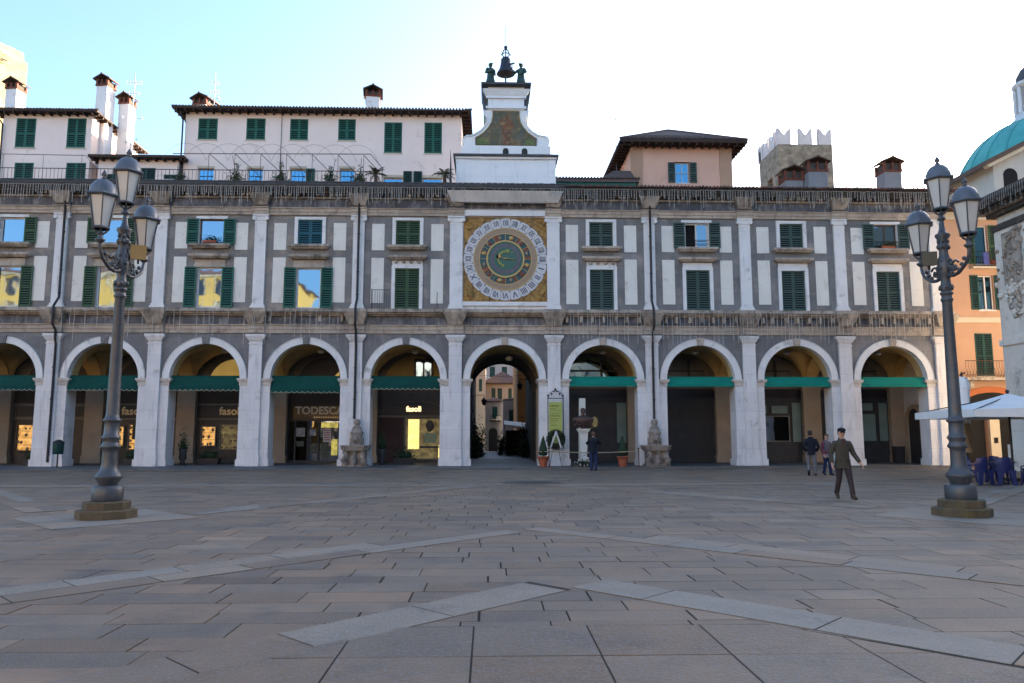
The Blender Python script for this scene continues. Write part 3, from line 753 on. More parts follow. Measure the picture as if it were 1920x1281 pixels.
m = MB(); m.box(c-1.0, c+1.0, ty+.1, ty+1.9, 19.502, 20.82); m.box(c-1.12, c+1.12, ty-.0, ty+2.0, 20.15, 20.3)
m.frus(c, ty+.98, 20.302, 20.62, 1.12, 1.0, 1.3, 1.15); m.box(c-1.12, c+1.12, ty+.02, ty+1.95, 19.56, 19.7)
m.build('head_block', plast, tr)
m = MB(); m.box(c-1.38, c+1.38, ty-.3, ty+2.3, 20.822, 20.93)
for sg in (-1, 1): m.prism([(c+sg*1.02,19.52),(c+sg*1.2,19.52),(c+sg*1.36,20.82),(c+sg*1.02,20.82)], ty+.25, ty+1.8)
m.build('lead_cap', slate, tr)

bronze = mat('weathered_bronze', (.03,.055,.05), (.05,.09,.08), rough=.5, ns=5, metal=.5, bump=.2)
dbronze = mat('dark_bell_bronze', (.035,.037,.045), (.05,.05,.06), rough=.45, ns=5, metal=.6)
by = ty+.9; zb = 20.93
bl = thing('bell', 'dark bronze bell on an iron pole between the two bronze strikers', 'bell', (c, by, zb))
m = MB(); m.lathe([(.52,21.98),(.50,22.03),(.40,22.2),(.33,22.4),(.285,22.65),(.27,22.86),(.20,22.95),(.02,22.98)], c, by, 24)
m.lathe([(.515,21.985),(.47,22.0),(.36,22.2),(.28,22.6),(.05,22.8)], c, by, 24); m.build('bell_body', dbronze, bl)
m = MB(); m.tube([(c,by,zb),(c,by,22.1)], .05, 8); m.ball((c,by,22.05), .09); m.build('pole', bronze, bl)
m = MB()
for k in range(4):
    a = k*math.pi/2; m.tube([(c+.05*math.cos(a),by+.05*math.sin(a),22.95),(c+.22*math.cos(a),by+.22*math.sin(a),23.15),(c+.12*math.cos(a),by+.12*math.sin(a),23.4),(c,by,23.5)], .035, 6)
m.ball((c,by,23.58), .11); m.tube([(c-.3,by,23.12),(c,by,23.3),(c+.3,by,23.12)], .03, 6); m.tube([(c,by,23.5),(c,by,24.9)], .014, 5); m.build('crown', bronze, bl)
# ---------------------------------------------------------------- figures
skin = mat('skin', (.58,.34,.25), (.50,.29,.21), rough=.55, ns=12)
def skinned(name, nodes, edges, mt, parent, lvl=1):
    "one continuous surface grown round a skeleton with the Skin modifier"
    me = bpy.data.meshes.new(name); names = list(nodes); off = parent.location if parent else Vector((0,0,0))
    me.from_pydata([Vector(nodes[k][0]) for k in names], [(names.index(a), names.index(b)) for a, b in edges], [])
    o = bpy.data.objects.new(name, me); col.objects.link(o)
    sk = o.modifiers.new('s', 'SKIN'); sk.use_smooth_shade = True
    ss = o.modifiers.new('u', 'SUBSURF'); ss.levels = lvl; ss.render_levels = lvl
    for i, k in enumerate(names):
        r = nodes[k][1]; r = r if isinstance(r, tuple) else (r, r)
        me.skin_vertices[0].data[i].radius = r; me.skin_vertices[0].data[i].use_root = (i == 0)
    dg = bpy.context.evaluated_depsgraph_get(); dg.update()
    nm = bpy.data.meshes.new_from_object(o.evaluated_get(dg)); nm.name = name
    bpy.data.objects.remove(o); nm.materials.clear(); nm.materials.append(mt)
    q = bpy.data.objects.new(name, nm); col.objects.link(q); q.parent = parent
    return q
def V3(*a): return Vector(a)
BASE = dict(pel=(0,0,.94), hipL=(.09,0,.90), hipR=(-.09,0,.90), kneL=(.10,-.01,.49), kneR=(-.10,-.01,.49), ankL=(.10,.02,.09), ankR=(-.10,.02,.09),
            che=(0,0,1.36), nek=(0,.01,1.50), hed=(0,-.01,1.66), shL=(.175,0,1.39), shR=(-.175,0,1.39), elL=(.24,.02,1.12), elR=(-.24,.02,1.12),
            wrL=(.25,-.03,.87), wrR=(-.25,-.03,.87))
def make_person(label, loc, rotz, H, pose, clothes, name='person', bodymat=None, cat='person', group=None):
    "figure facing -Y before rotation; joints may be overridden in pose"
    J = {k: Vector(v) for k, v in BASE.items()}; J.update({k: Vector(v) for k, v in pose.items()})
    bm_ = bodymat or skin; root = thing(name, label, cat, (0, 0, 0), group); n = {}; e = []
    def nd(k, p, r): n[k] = (Vector(p), r)
    nd('pel', J['pel'], .12); nd('wai', J['pel'].lerp(J['che'], .45), .105); nd('che', J['che'] - Vector((0,0,.03)), .105); nd('nek', J['nek'], .052)
    hd = J['hed']; up = (hd - J['nek']).normalized(); fw = Vector(pose.get('face', (0, -1, 0)))
    nd('h0', hd - up*.06, .065); nd('h1', hd + up*.02, .088); nd('h2', hd + up*.10, .07)
    nd('nose', hd + fw*.105 - up*.005, .013); sdv = up.cross(fw).normalized()
    nd('earL', hd + sdv*.09, .016); nd('earR', hd - sdv*.09, .016)
    e += [('pel','wai'),('wai','che'),('che','nek'),('nek','h0'),('h0','h1'),('h1','h2'),('h1','nose'),('h1','earL'),('h1','earR')]
    for s_ in 'LR':
        nd('hip'+s_, J['hip'+s_], .088); nd('kne'+s_, J['kne'+s_], .058); nd('ank'+s_, J['ank'+s_], .030)
        td = Vector(pose.get('toe'+s_, (0, -1, 0))); nd('toe'+s_, J['ank'+s_] + td*.17 + Vector((0,0,-.055)), .014)
        nd('sh'+s_, J['sh'+s_] + Vector((0,0,-.02)), .045); nd('el'+s_, J['el'+s_], .043); nd('wr'+s_, J['wr'+s_], .027)
        e += [('pel','hip'+s_),('hip'+s_,'kne'+s_),('kne'+s_,'ank'+s_),('ank'+s_,'toe'+s_),('che','sh'+s_),('sh'+s_,'el'+s_),('el'+s_,'wr'+s_)]
        fd = (J['wr'+s_] - J['el'+s_]).normalized(); lat = Vector((0, -1, 0)) - fd*fd.dot(Vector((0, -1, 0))); lat.normalize(); inw = fd.cross(lat)
        if inw.dot(Vector((-1 if s_ == 'L' else 1, 0, 0))) < 0: inw = -inw
        pm = J['wr'+s_] + fd*.07; nd('pm'+s_, pm, .030); e.append(('wr'+s_, 'pm'+s_))
        for q, (o_, L_) in enumerate(((-.027,.068),(-.009,.078),(.009,.074),(.027,.058))):
            a = pm + lat*(-o_) + fd*.025; b = a + fd*L_*.5 + inw*.006; c_ = b + fd*L_*.45 + inw*.022
            for t_, p_ in zip('abc', (a, b, c_)): nd(f'f{q}{t_}{s_}', p_, .0095)
            e += [('pm'+s_, f'f{q}a{s_}'), (f'f{q}a{s_}', f'f{q}b{s_}'), (f'f{q}b{s_}', f'f{q}c{s_}')]
        a = J['wr'+s_] + fd*.035 + lat*.03; b = a + fd*.03 + lat*.018 + inw*.01; nd('t0'+s_, a, .012); nd('t1'+s_, b, .010); e += [('wr'+s_, 't0'+s_), ('t0'+s_, 't1'+s_)]
    skinned('body', n, e, bm_, root)
    up3 = up
    def loft(name_, rings, mt, sub=None):
        m = MB(); k = 16; vs = []
        for (p, rx, ry) in rings:
            for i in range(k):
                a = 2*math.pi*i/k; vs.append((p[0]+rx*math.cos(a), p[1]+ry*math.sin(a), p[2]))
        m.add(vs, [(j*k+i, j*k+(i+1) % k, (j+1)*k+(i+1) % k, (j+1)*k+i) for j in range(len(rings)-1) for i in range(k)], 0, True)
        m.add(vs, [tuple(range(k))[::-1], tuple(range((len(rings)-1)*k, len(rings)*k))])
        return m
    for cl in clothes:
        kind, mt = cl[0], cl[1]
        if kind in ('jacket', 'tunic', 'vest'):
            pl_, ch, nk = J['pel'], J['che'], J['nek']; low = cl[2] if len(cl) > 2 else -.12; fl = cl[3] if len(cl) > 3 else 1.0
            rg = [(pl_+V3(0,0,low), .185*fl, .135*fl), (pl_+V3(0,0,low*.4), .185*(fl+1)/2, .14), (pl_.lerp(ch,.25), .172, .13), (pl_.lerp(ch,.55), .172, .125), (pl_.lerp(ch,.85), .195, .14),
                  (ch+V3(0,0,.045), .195, .135), (ch+V3(0,0,.085), .16, .12), (ch+V3(0,0,.12), .105, .09), (nk+V3(0,0,.01), .068, .068)]
            m = loft('j', rg, mt)
            for s_ in 'LR':
                sh, el, wr = J['sh'+s_], J['el'+s_], J['wr'+s_]; ce = ch + V3(0,0,.03)
                if kind == 'vest': continue
                m.tube([ce.lerp(sh,.5), sh+V3(0,0,-.005), sh.lerp(el,.3), sh.lerp(el,.6), el, el.lerp(wr,.3), el.lerp(wr,.6), el.lerp(wr,.93)], [.085,.084,.077,.066,.066,.057,.058,.047], 12)
            o = m.build('jacket' if kind != 'tunic' else 'tunic', mt, root)
            if kind == 'jacket':
                m = MB(); m.tube([nk+V3(-.065,-.045,-.01), nk+V3(-.045,.055,.025), nk+V3(.045,.055,.025), nk+V3(.065,-.045,-.01)], .028, 8)
                yb = -.135; m.tube([nk+V3(0,-.09,-.06), ch+V3(0,-.142,-.05), pl_.lerp(ch,.5)+V3(0,-.128,0), pl_+V3(0,-.14,low*.8)], .007, 5)
                for sx in (-1, 1): m.box(pl_.x+sx*.1-.05, pl_.x+sx*.1+.05, pl_.y-.152, pl_.y-.13, pl_.z+.02, pl_.z+.05)
                m.build('collar', mt, root)
        elif kind == 'trousers':
            m = MB()
            for s_ in 'LR':
                hp, kn, an = J['hip'+s_], J['kne'+s_], J['ank'+s_]
                m.tube([J['pel'].lerp(hp,.6)+V3(0,0,.06), hp, hp.lerp(kn,.5), kn, kn.lerp(an,.45), an+V3(0,0,-.045)], [.105,.105,.088,.072,.065,.062], 12)
            m.ball(J['pel']-V3(0,0,.02), .16, .118, .12, 14, 8); m.build('trousers', mt, root)
        elif kind == 'skirt':
            pl_ = J['pel']; m = loft('s', [(pl_+V3(0,0,-.45), .25, .22), (pl_+V3(0,0,-.2), .2, .17), (pl_+V3(0,0,.02), .165, .13), (pl_+V3(0,0,.08), .15, .12)], mt); m.build('skirt', mt, root)
        elif kind == 'shoes':
            for s_ in 'LR':
                a = J['ank'+s_]; td = Vector(pose.get('toe'+s_, (0,-1,0))); m = MB(); z = a + V3(0,0,-.045)
                m.tube([z-td*.07, z-td*.02+V3(0,0,.012), z+td*.06, z+td*.14-V3(0,0,.012), z+td*.19-V3(0,0,.018)], [.042,.052,.05,.043,.028], 10)
                m.tube([a+V3(0,0,-.04), a+V3(0,0,.05)], [.052,.05], 10); m.build('shoe', mt, root)
        elif kind == 'hair':
            m = MB(); h_ = hd + up*.062 - fw*.03; m.ball(h_, .098, .10, .085, 14, 8, 0, .03); m.ball(hd - fw*.05 + up*.0, .088, .07, .085, 12, 8, 0, .03); m.build('hair', mt, root)
        elif kind == 'cap':
            m = MB(); h_ = hd + up*.085 - fw*.008; m.ball(h_, .103, .11, .062, 16, 8); m.tube([hd+up*.075+fw*.04, hd+up*.068+fw*.15], [.06,.035], 10); m.build('cap', mt, root)
        elif kind == 'glasses':
            m = MB()
            for sx in (-1, 1):
                p_ = hd + fw*.092 + up*.022 + sdv*(.036*sx); m.ball(p_, .027, .012, .02, 10, 6); m.tube([p_+sdv*.02*sx, hd + sdv*(.095*sx) + up*.025], .005, 5)
            m.build('sunglasses', mt, root)
        elif kind == 'scarf':
            m = MB(); nk = J['nek']; m.tube([nk+V3(.06*math.cos(a),.06*math.sin(a),.0) for a in [k*math.pi/5 for k in range(10)]], .034, 8, close=True); m.build('scarf', mt, root)
        elif kind == 'shirt':
            m = MB(); m.prism([(-.035,1.47),(.035,1.47),(.0,1.32)], J['che'].y-.15, J['che'].y-.10); m.build('shirt_front', mt, root)
        elif kind == 'bag':
            m = MB(); p_ = J['pel'] + V3(.19,.04,.02); m.box(p_.x-.05,p_.x+.05,p_.y-.12,p_.y+.12,p_.z-.12,p_.z+.1); m.tube([p_+V3(0,0,.1), J['che']+V3(.1,-.12,.05), J['nek']+V3(-.08,0,-.03)], .012, 5); m.build('shoulder_bag', mt, root)
        elif kind == 'phone':
            p_ = (J['wrL']+J['wrR'])/2 + V3(0,-.10,.07); m = MB(); m.box(p_.x-.08, p_.x+.08, p_.y-.01, p_.y+.01, p_.z-.045, p_.z+.045); m.build('phone', mt, root)
    # face details small enough to sit on the body surface
    if bodymat is None:
        m = MB()
        for sx in (-1, 1): m.ball(hd + fw*.088 + up*.022 + sdv*(.033*sx), .012, .008, .008, 8, 5)
        m.tube([hd+fw*.088-up*.042-sdv*.022, hd+fw*.096-up*.044, hd+fw*.088-up*.042+sdv*.022], .006, 5)
        m.build('eyes_and_mouth', mat('face_dark', (.06,.03,.025)), root)
    root.rotation_euler.z = rotz; root.location = loc; k = H/1.765; root.scale = (k, k, k)
    return root
cloth = lambda n_, c_, **k: mat(n_, c_, rough=.9, ns=6, bump=.25, bs=40, **k)
olive = cloth('olive_quilted_jacket', (.07,.06,.043)); brownt = cloth('brown_trousers', (.05,.035,.036)); navy = cloth('navy_jacket', (.010,.012,.022))
jeans = cloth('blue_jeans', (.020,.03,.085)); greyt = cloth('light_grey_trousers', (.16,.15,.16)); blackl = mat('black_leather', (.015,.014,.014), rough=.4)
tanl = mat('tan_boot_leather', (.055,.035,.018), rough=.5); dhair = mat('dark_hair', (.02,.012,.01), rough=.5); bhair = mat('brown_hair', (.12,.06,.03), rough=.5)
greyp = cloth('pale_grey_top', (.27,.27,.30)); pinkj = cloth('plum_sleeves', (.19,.05,.08))
make_person('man walking towards the viewer in olive quilted jacket, black cap and sunglasses', (9.23, 19.75, .0), R(-8), 1.80,
    dict(hed=(0,-.03,1.655), hipL=(.09,0,.90), kneL=(.12,-.13,.50), ankL=(.14,-.25,.10), kneR=(-.10,.02,.49), ankR=(-.11,.25,.17), toeR=(0,-.8,-.6), toeL=(.1,-1,.0),
         elL=(.29,.03,1.13), wrL=(.40,-.10,.90), elR=(-.27,.05,1.12), wrR=(-.29,-.10,.88)),
    [('jacket', olive, -.17, 1.2), ('trousers', brownt), ('shoes', tanl), ('hair', dhair), ('cap', navy), ('glasses', blackl), ('shirt', mat('rust_scarf', (.12,.035,.03)))])
make_person('man with dark hair in navy jacket and light grey trousers, walking beside a woman', (13.17, 30.9, 0), R(160), 1.80,
    dict(hed=(.02,-.02,1.66), kneL=(.12,-.12,.50), ankL=(.13,.12,.18), toeL=(0,-.7,-.7), kneR=(-.11,0,.48), ankR=(-.12,-.02,.09), elL=(.27,.05,1.13), wrL=(.2,-.12,.97), elR=(-.27,.05,1.13), wrR=(-.2,-.12,.97)),
    [('jacket', navy, -.12), ('trousers', greyt), ('shoes', blackl), ('hair', dhair)])
make_person('woman with brown hair, plum sleeves, pale grey vest and jeans beside the man in navy', (13.93, 31.2, 0), R(20), 1.66,
    dict(hed=(.02,-.03,1.655), kneL=(.10,-.06,.49), ankL=(.10,-.10,.09), ankR=(-.09,.12,.13), toeR=(0,-.8,-.5), elL=(.25,.0,1.13), wrL=(.12,-.2,1.1), elR=(-.25,.02,1.12), wrR=(-.25,-.1,.9)),
    [('jacket', pinkj, -.02), ('vest', greyp, -.16, 1.08), ('trousers', jeans), ('shoes', blackl), ('hair', bhair), ('bag', navy)])
make_person('person in dark jacket and blue jeans photographing the bust with raised hands', (4.84, 35.25, 0), R(170), 1.76,
    dict(hed=(0,-.05,1.66), elL=(.30,-.16,1.26), wrL=(.10,-.34,1.47), elR=(-.30,-.16,1.26), wrR=(-.10,-.34,1.47)),
    [('jacket', navy, -.14), ('trousers', jeans), ('shoes', blackl), ('hair', bhair), ('scarf', mat('grey_hood', (.08,.085,.09))), ('phone', blackl)])

# the two bell strikers of the turret
for sg, lb in ((-1, 'green bronze striker figure with folded arms, on the near side of the bell to the left'), (1, 'green bronze striker figure holding up a hammer, right of the bell')):
    ps = dict(elL=(.24,.03,1.14), wrL=(.06,-.18,1.12), elR=(-.24,.03,1.14), wrR=(-.04,-.2,1.16)) if sg < 0 else dict(elL=(.27,-.02,1.18), wrL=(.14,-.12,1.05), elR=(-.28,-.10,1.22), wrR=(-.30,-.28,1.32))
    lb = 'green bronze bell striker left of the bell with its arms folded' if sg < 0 else 'green bronze bell striker right of the bell with a raised hammer'
    p = make_person(lb, (c + sg*.86, by-.1, zb+.0), R(-30*sg), 1.60, ps, [('tunic', bronze, -.05), ('skirt', bronze), ('shoes', bronze), ('hair', bronze), ('cap', bronze)], name='bell_striker', bodymat=bronze, cat='statue')
    p.scale = (p.scale[0]*1.3, p.scale[1]*1.3, p.scale[2])
    if sg > 0:
        m = MB(); m.tube([(-.30,-.30,.95), (-.32,-.32,1.75)], .022, 6); m.tube([(-.46,-.32,1.72), (-.18,-.32,1.72)], .05, 8)
        h_ = m.build('hammer', bronze); h_.parent = p

# ---------------------------------------------------------------- street lamps
lamp_p = mat('grey_painted_cast_iron', (.085,.09,.10), (.06,.063,.07), rough=.42, ns=5, bump=.15, metal=.25, spec=.5, stain=((.11,.07,.04),.1,4))
lamp_s = mat('mossy_brown_stone', (.13,.095,.055), (.075,.06,.04), rough=.85, ns=3, bump=.5, stain=((.16,.12,.04),.3,2.5))
lglass = mat('frosted_lantern_glass', (.55,.54,.50), (.50,.49,.46), rough=.35, ns=3, spec=.5)
leadroof = mat('lantern_lead_roof', (.12,.14,.165), (.09,.10,.12), rough=.38, ns=4, metal=.2, bump=.1)
def make_lamp():
    root = thing('street_lamp', 'x', 'street lamp')
    m = MB()
    m.lathe([(0.560,0),(0.560,.15),(0.528,.17)], n=8, sm=False, sx=1, sy=1, a0=math.pi/8, a1=math.pi/8+2*math.pi); m.build('base_step', lamp_s, root)
    m = MB(); m.lathe([(0.437,.168),(0.437,.31),(0.412,.33)], n=8, sm=False, a0=math.pi/8, a1=math.pi/8+2*math.pi); m.build('base_step', lamp_s, root)
    m = MB(); m.lathe([(0.282,.328),(0.295,.36),(0.295,.60),(0.273,.63),(0.176,.635)], n=20, sm=True); m.build('pedestal', lamp_p, root)
    m = MB()
    m.lathe([(0.174,.63),(0.187,.68),(0.235,.76),(0.261,.80),(0.257,.83),(0.209,.88),(0.165,.95),(0.150,1.05),(0.144,1.28),(0.148,1.35),(0.183,1.38),(0.187,1.41),(0.157,1.46),(0.148,1.50),(0.174,1.56),(0.183,1.58),(0.174,1.60),(0.144,1.64),(0.137,1.86),(0.144,1.89),(0.174,1.91),(0.174,1.94),(0.139,1.96),
             (0.124,2.05),(0.097,4.40),(0.103,4.42),(0.122,4.45),(0.122,4.48),(0.103,4.50),(0.100,4.56),(0.126,4.58),(0.126,4.62),(0.087,4.65)], n=20)
    for k in range(12):
        a = k*math.pi/6; pass
    m.build('pole', lamp_p, root)
    m = MB()       # ornamented head with acanthus knobs
    m.lathe([(.10,4.64),(.13,4.72),(.10,4.80),(.09,4.9),(.125,5.0),(.145,5.14),(.13,5.3),(.095,5.42),(.085,5.55),(.12,5.60),(.10,5.66),(.09,5.74),(.15,5.84),(.145,5.88),(.09,5.9),(.06,6.0),(.045,6.14),(.04,6.17),(.085,6.20),(.085,6.23),(.05,6.25),(.05,6.34)], n=16)
    for z_, r_ in ((4.72,.13), (5.14,.14), (5.3,.12), (5.6,.11), (5.72,.1)):
        for k in range(6):
            a = k*math.pi/3+z_; m.ball((r_*math.cos(a), r_*math.sin(a), z_), .035, .035, .05, 7, 5, 0, .15)
    m.build('ornamental_head', lamp_p, root)
    for sg in (-1, 1):
        m = MB(); P = lambda x, z: (sg*x*.79, 0, z)
        m.tube([P(.08,5.02),P(.2,4.96),P(.38,4.93),P(.58,4.95),P(.76,5.02),P(.93,5.10),P(1.04,5.22),P(1.08,5.36),P(1.08,5.45)], [.05,.045,.04,.04,.038,.036,.034,.032,.032], 8)
        sp_ = [P(.45+ (.17-.012*k)*math.cos(.5+k*.55), 5.1+(.15-.0105*k)*math.sin(.5+k*.55)) for k in range(13)]
        m.tube(sp_, .024, 6)
        sp_ = [P(.20+ (.10-.009*k)*math.cos(3+k*.6), 5.12+(.11-.01*k)*math.sin(3+k*.6)) for k in range(10)]
        m.tube(sp_, .02, 6)
        for q in ((.3,5.0),(.6,5.02),(.74,5.1),(.45,5.1),(.85,5.2),(.3,5.2)): m.ball(P(*q), .04, .045, .045, 7, 5, 0, .2)
        m.lathe([(.035,5.36),(.09,5.41),(.095,5.44),(.04,5.47),(.05,5.50),(.03,5.55)], sg*.853, 0, 12)
        m.build('arm', lamp_p, root)
    for x, z in ((0, 6.33), (-.853, 5.56), (.853, 5.56)):
        body_h = .62; r0, r1 = .15, .26
        m = MB(); z0 = z+.10; z1 = z0+body_h
        for k in range(6):
            a = k*math.pi/3+math.pi/6
            m.tube([(x+r0*math.cos(a), r0*math.sin(a), z0), (x+r1*math.cos(a), r1*math.sin(a), z1)], .014, 5)
            m.tube([(x+r0*math.cos(a), r0*math.sin(a), z0), (x+.11*math.cos(a), .11*math.sin(a), z+.03), (x+.02*math.cos(a), .02*math.sin(a), z-.03)], .014, 5)
        m.lathe([(r0+.02,z0-.02),(r0+.03,z0),(r0+.02,z0+.025),(r0-.02,z0+.02),(r0-.02,z0-.02)], x, 0, 6, sm=False, a0=math.pi/6, a1=math.pi/6+2*math.pi)
        m.lathe([(.02,z-.06),(.06,z-.03),(.075,z),(.03,z+.03)], x, 0, 10)
        fr_ = m.build('lantern', lamp_p, root)
        m = MB(); m.lathe([(r0-.012,z0+.02),(r1-.014,z1)], x, 0, 6, sm=False, a0=math.pi/6, a1=math.pi/6+2*math.pi); m.build('glass', lglass, fr_)
        m = MB(); m.lathe([(r1-.01,z1),(r1+.05,z1+.01),(r1+.07,z1+.03),(r1+.06,z1+.055),(r1-.0,z1+.065)], x, 0, 6, sm=False, a0=math.pi/6, a1=math.pi/6+2*math.pi)
        m.lathe([(r1-.01,z1+.06),(r1-.015,z1+.15),(r1-.05,z1+.25),(r1-.11,z1+.32),(r1-.18,z1+.36),(.035,z1+.375)], x, 0, 18)
        m.build('lantern_roof', leadroof, fr_)
        m = MB(); m.lathe([(.03,z1+.37),(.055,z1+.39),(.025,z1+.41),(.055,z1+.45),(.06,z1+.47),(.03,z1+.52),(.008,z1+.56)], x, 0, 10); m.build('finial', lamp_p, fr_)
    return root
L1 = make_lamp(); L2 = copy_tree(L1)
L1.location = (-7.58, 15.6, .01); L1.rotation_euler.z = R(87)
L2.location = (9.66, 15.5, .01); L2.rotation_euler.z = R(-90)
tag(L1, 'tall three-lantern street lamp standing before the left shops, an amber floodlight on its arm', 'street lamp', 'three-lantern lamps of the square')
tag(L2, 'tall three-lantern street lamp standing beside the stacked blue chairs and the white parasol', 'street lamp', 'three-lantern lamps of the square')
# floodlight boxes
for (L_, dx, dz, rz, cc) in ((L1, (.42, .2), 5.30, R(25), (.42,.25,.08)), (L2, (-.42,.2), 5.26, R(-15), (.10,.09,.06))):
    x_, y_ = L_.location.x + dx[0]*.62, L_.location.y + dx[1]*.62
    T = Matrix.Translation((x_, y_, 0)) @ Matrix.Rotation(rz, 4, 'Z')
    m = MB(T); m.box(-.13, .13, -.07, .07, dz-.02, dz+.24, 1); m.box(-.15, .15, -.09, -.07, dz-.04, dz+.26, 0); m.box(-.02,.02,-.02,.02,dz-.12,dz-.02,1)
    fl = m.build('floodlight', [mat('floodlight_case', cc, rough=.4), iron], None)
    # hang it under the lamp object
    fl.parent = L_; fl.matrix_parent_inverse = (Matrix.Translation(L_.location) @ Matrix.Rotation(L_.rotation_euler.z, 4, 'Z')).inverted()
# ---------------------------------------------------------------- shopfronts in the arcade
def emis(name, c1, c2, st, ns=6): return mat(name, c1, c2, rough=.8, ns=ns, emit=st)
warm = emis('lit_display_wall', (.75,.42,.13), (.25,.10,.02), .20, 3.5)
warm2 = emis('lit_yellow_shop_wall', (.75,.62,.22), (.55,.42,.12), .26, 1.5)
dimy = emis('dim_lit_interior', (.25,.19,.08), (.05,.035,.02), .10, 2.5)
dkwood = mat('dark_shop_timber', (.085,.065,.055), (.06,.046,.042), rough=.45, ns=3)
sandw = mat('taupe_shop_frame', (.19,.165,.14), (.14,.12,.10), rough=.6, ns=2)
charcoal = mat('charcoal_panel', (.048,.044,.046), (.035,.032,.034), rough=.5, ns=2)
brownp = mat('brown_fascia', (.07,.045,.03), (.05,.035,.025), rough=.7, ns=2)
paleg = mat('pale_green_frosted_glass', (.20,.27,.25), (.15,.20,.19), rough=.25, ns=.8, spec=.5)
gilt = mat('gilt_letters', (.62,.52,.33), rough=.35, metal=.3)
goodsm = mat('shop_goods', (.45,.33,.2), (.1,.08,.07), rough=.5, ns=14)
BY = 43.7          # face of the arcade's back wall
def shop(i, label, x0, x1):
    return thing('shopfront', label, 'shopfront', (x0, BY-.1, .09))
def frame(m, x0, x1, z0, z1, y, t=.09, d=.1, mi=0):
    m.box(x0, x0+t, y-d, y, z0, z1, mi); m.box(x1-t, x1, y-d, y, z0, z1, mi); m.box(x0+t, x1-t, y-d, y, z1-t, z1, mi); m.box(x0+t, x1-t, y-d, y, z0, z0+t, mi)
def display(par, x0, x1, z0, z1, lit, y=BY-.05, shelves=3, fm=sandw, depth=.5):
    w_ = None
    m = MB(); frame(m, x0, x1, z0, z1, y, .06, .12); w_ = m.build('window', fm, par)
    m = MB(); m.add([(x0+.05,y-.01,z0+.05),(x1-.05,y-.01,z0+.05),(x1-.05,y-.01,z1-.05),(x0+.05,y-.01,z1-.05)], [(0,1,2,3)]); m.s = m.s
    for k in range(1, shelves+1):
        zz = z0 + (z1-z0)*k/(shelves+1); m.box(x0+.06, x1-.06, y-.10, y-.012, zz-.012, zz+.012, 1)
    for k in range(0, shelves+1):
        zz = z0 + .07 + (z1-z0)*k/(shelves+1); x = x0+.12
        while x < x1-.2:
            s_ = random.uniform(.05,.11); 
            if random.random() < .75: m.ball((x, y-.06, zz+s_), s_, .035, s_*random.uniform(.7,1.2), 7, 5, 2, .2)
            x += random.uniform(.16,.32)
    m.build('display_shelves', [lit, sandw, goodsm], w_)
# bays -7..-3: timber shopfronts with lit windows
labs = {-7: 'timber shopfront with a dim window in the outermost arch on the left', -6: 'timber shopfront with lit window, second arch from the left end of the arcade', -5: 'dark shopfront with one small glowing window, arch cut by the picture edge',
        -4: 'dark shopfront with gilt-lettered fascia half hidden by the street lamp', -3: 'shopfront with gilt-lettered fascia and jewellery shelves under the third whole arch from the left'}
for i in (-7, -6, -5, -4, -3):
    a, b = bx(i)-BW/2+.5, bx(i)+BW/2-.5
    t = shop(i, labs[i], a, b)
    m = MB(); m.box(a, b, BY-.05, BY-.001, .092, 4.3); m.build('wall_panel', dkwood, t)
    m = MB(); m.box(a, b, BY-.12, BY-.051, 3.32, 3.40); m.box(a, b, BY-.12, BY-.051, 2.50, 2.58); m.box(a, b, BY-.10, BY-.051, 3.401, 4.2, 1)
    m.build('fascia_moulding', [sandw, brownp], t)
    m = MB(); m.box(a+.02, b-.02, BY-.09, BY-.051, 2.59, 3.31); sg_ = m.build('sign', charcoal, t)
    if i in (-4, -3):
        m = MB(); put_text(m, 'fasoli', .62, a+1.25 if i == -3 else a+.9, BY-.10, 2.78, .01, .012, 'LEFT'); m.build('lettering', gilt, sg_)
    if i == -5:
        m = MB(); frame(m, a+.1, b-.1, 2.6, 3.3, BY-.09, .06, .05); m.build('sign_frame', sandw, sg_)
        display(t, a+.25, a+1.25, .7, 2.25, warm, shelves=3, fm=dkwood)
    else:
        display(t, a+.3, a+1.15, 1.0, 2.15, warm, shelves=2); display(t, a+1.35, b-.15 if i == -3 else a+2.0, .8, 2.25, dimy if i == -3 else warm, shelves=3)
    m = MB(); m.box(a, a+.35, BY-.09, BY-.051, .092, 2.49); m.box(b-.1, b, BY-.09, BY-.051, .092, 2.49); m.box(a+.35, b-.1, BY-.09, BY-.051, .092, .8); m.build('plinth', dkwood, t)
    # lunette above
    m = MB(); m.prism([(bx(i)+1.5*math.cos(k*math.pi/16), 4.45+1.5*math.sin(k*math.pi/16)) for k in range(17)], BY-.02, BY-.0); 
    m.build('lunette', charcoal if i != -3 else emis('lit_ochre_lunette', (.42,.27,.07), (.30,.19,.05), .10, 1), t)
    if i == -3:
        m = MB(); frame(m, bx(i)+.45, bx(i)+1.25, 4.45, 5.7, BY-.02, .1, .08); m.box(bx(i)+.5, bx(i)+1.2, BY-.06, BY-.03, 4.5, 5.6, 1); m.build('lunette_window', [dkwood, pane], t)
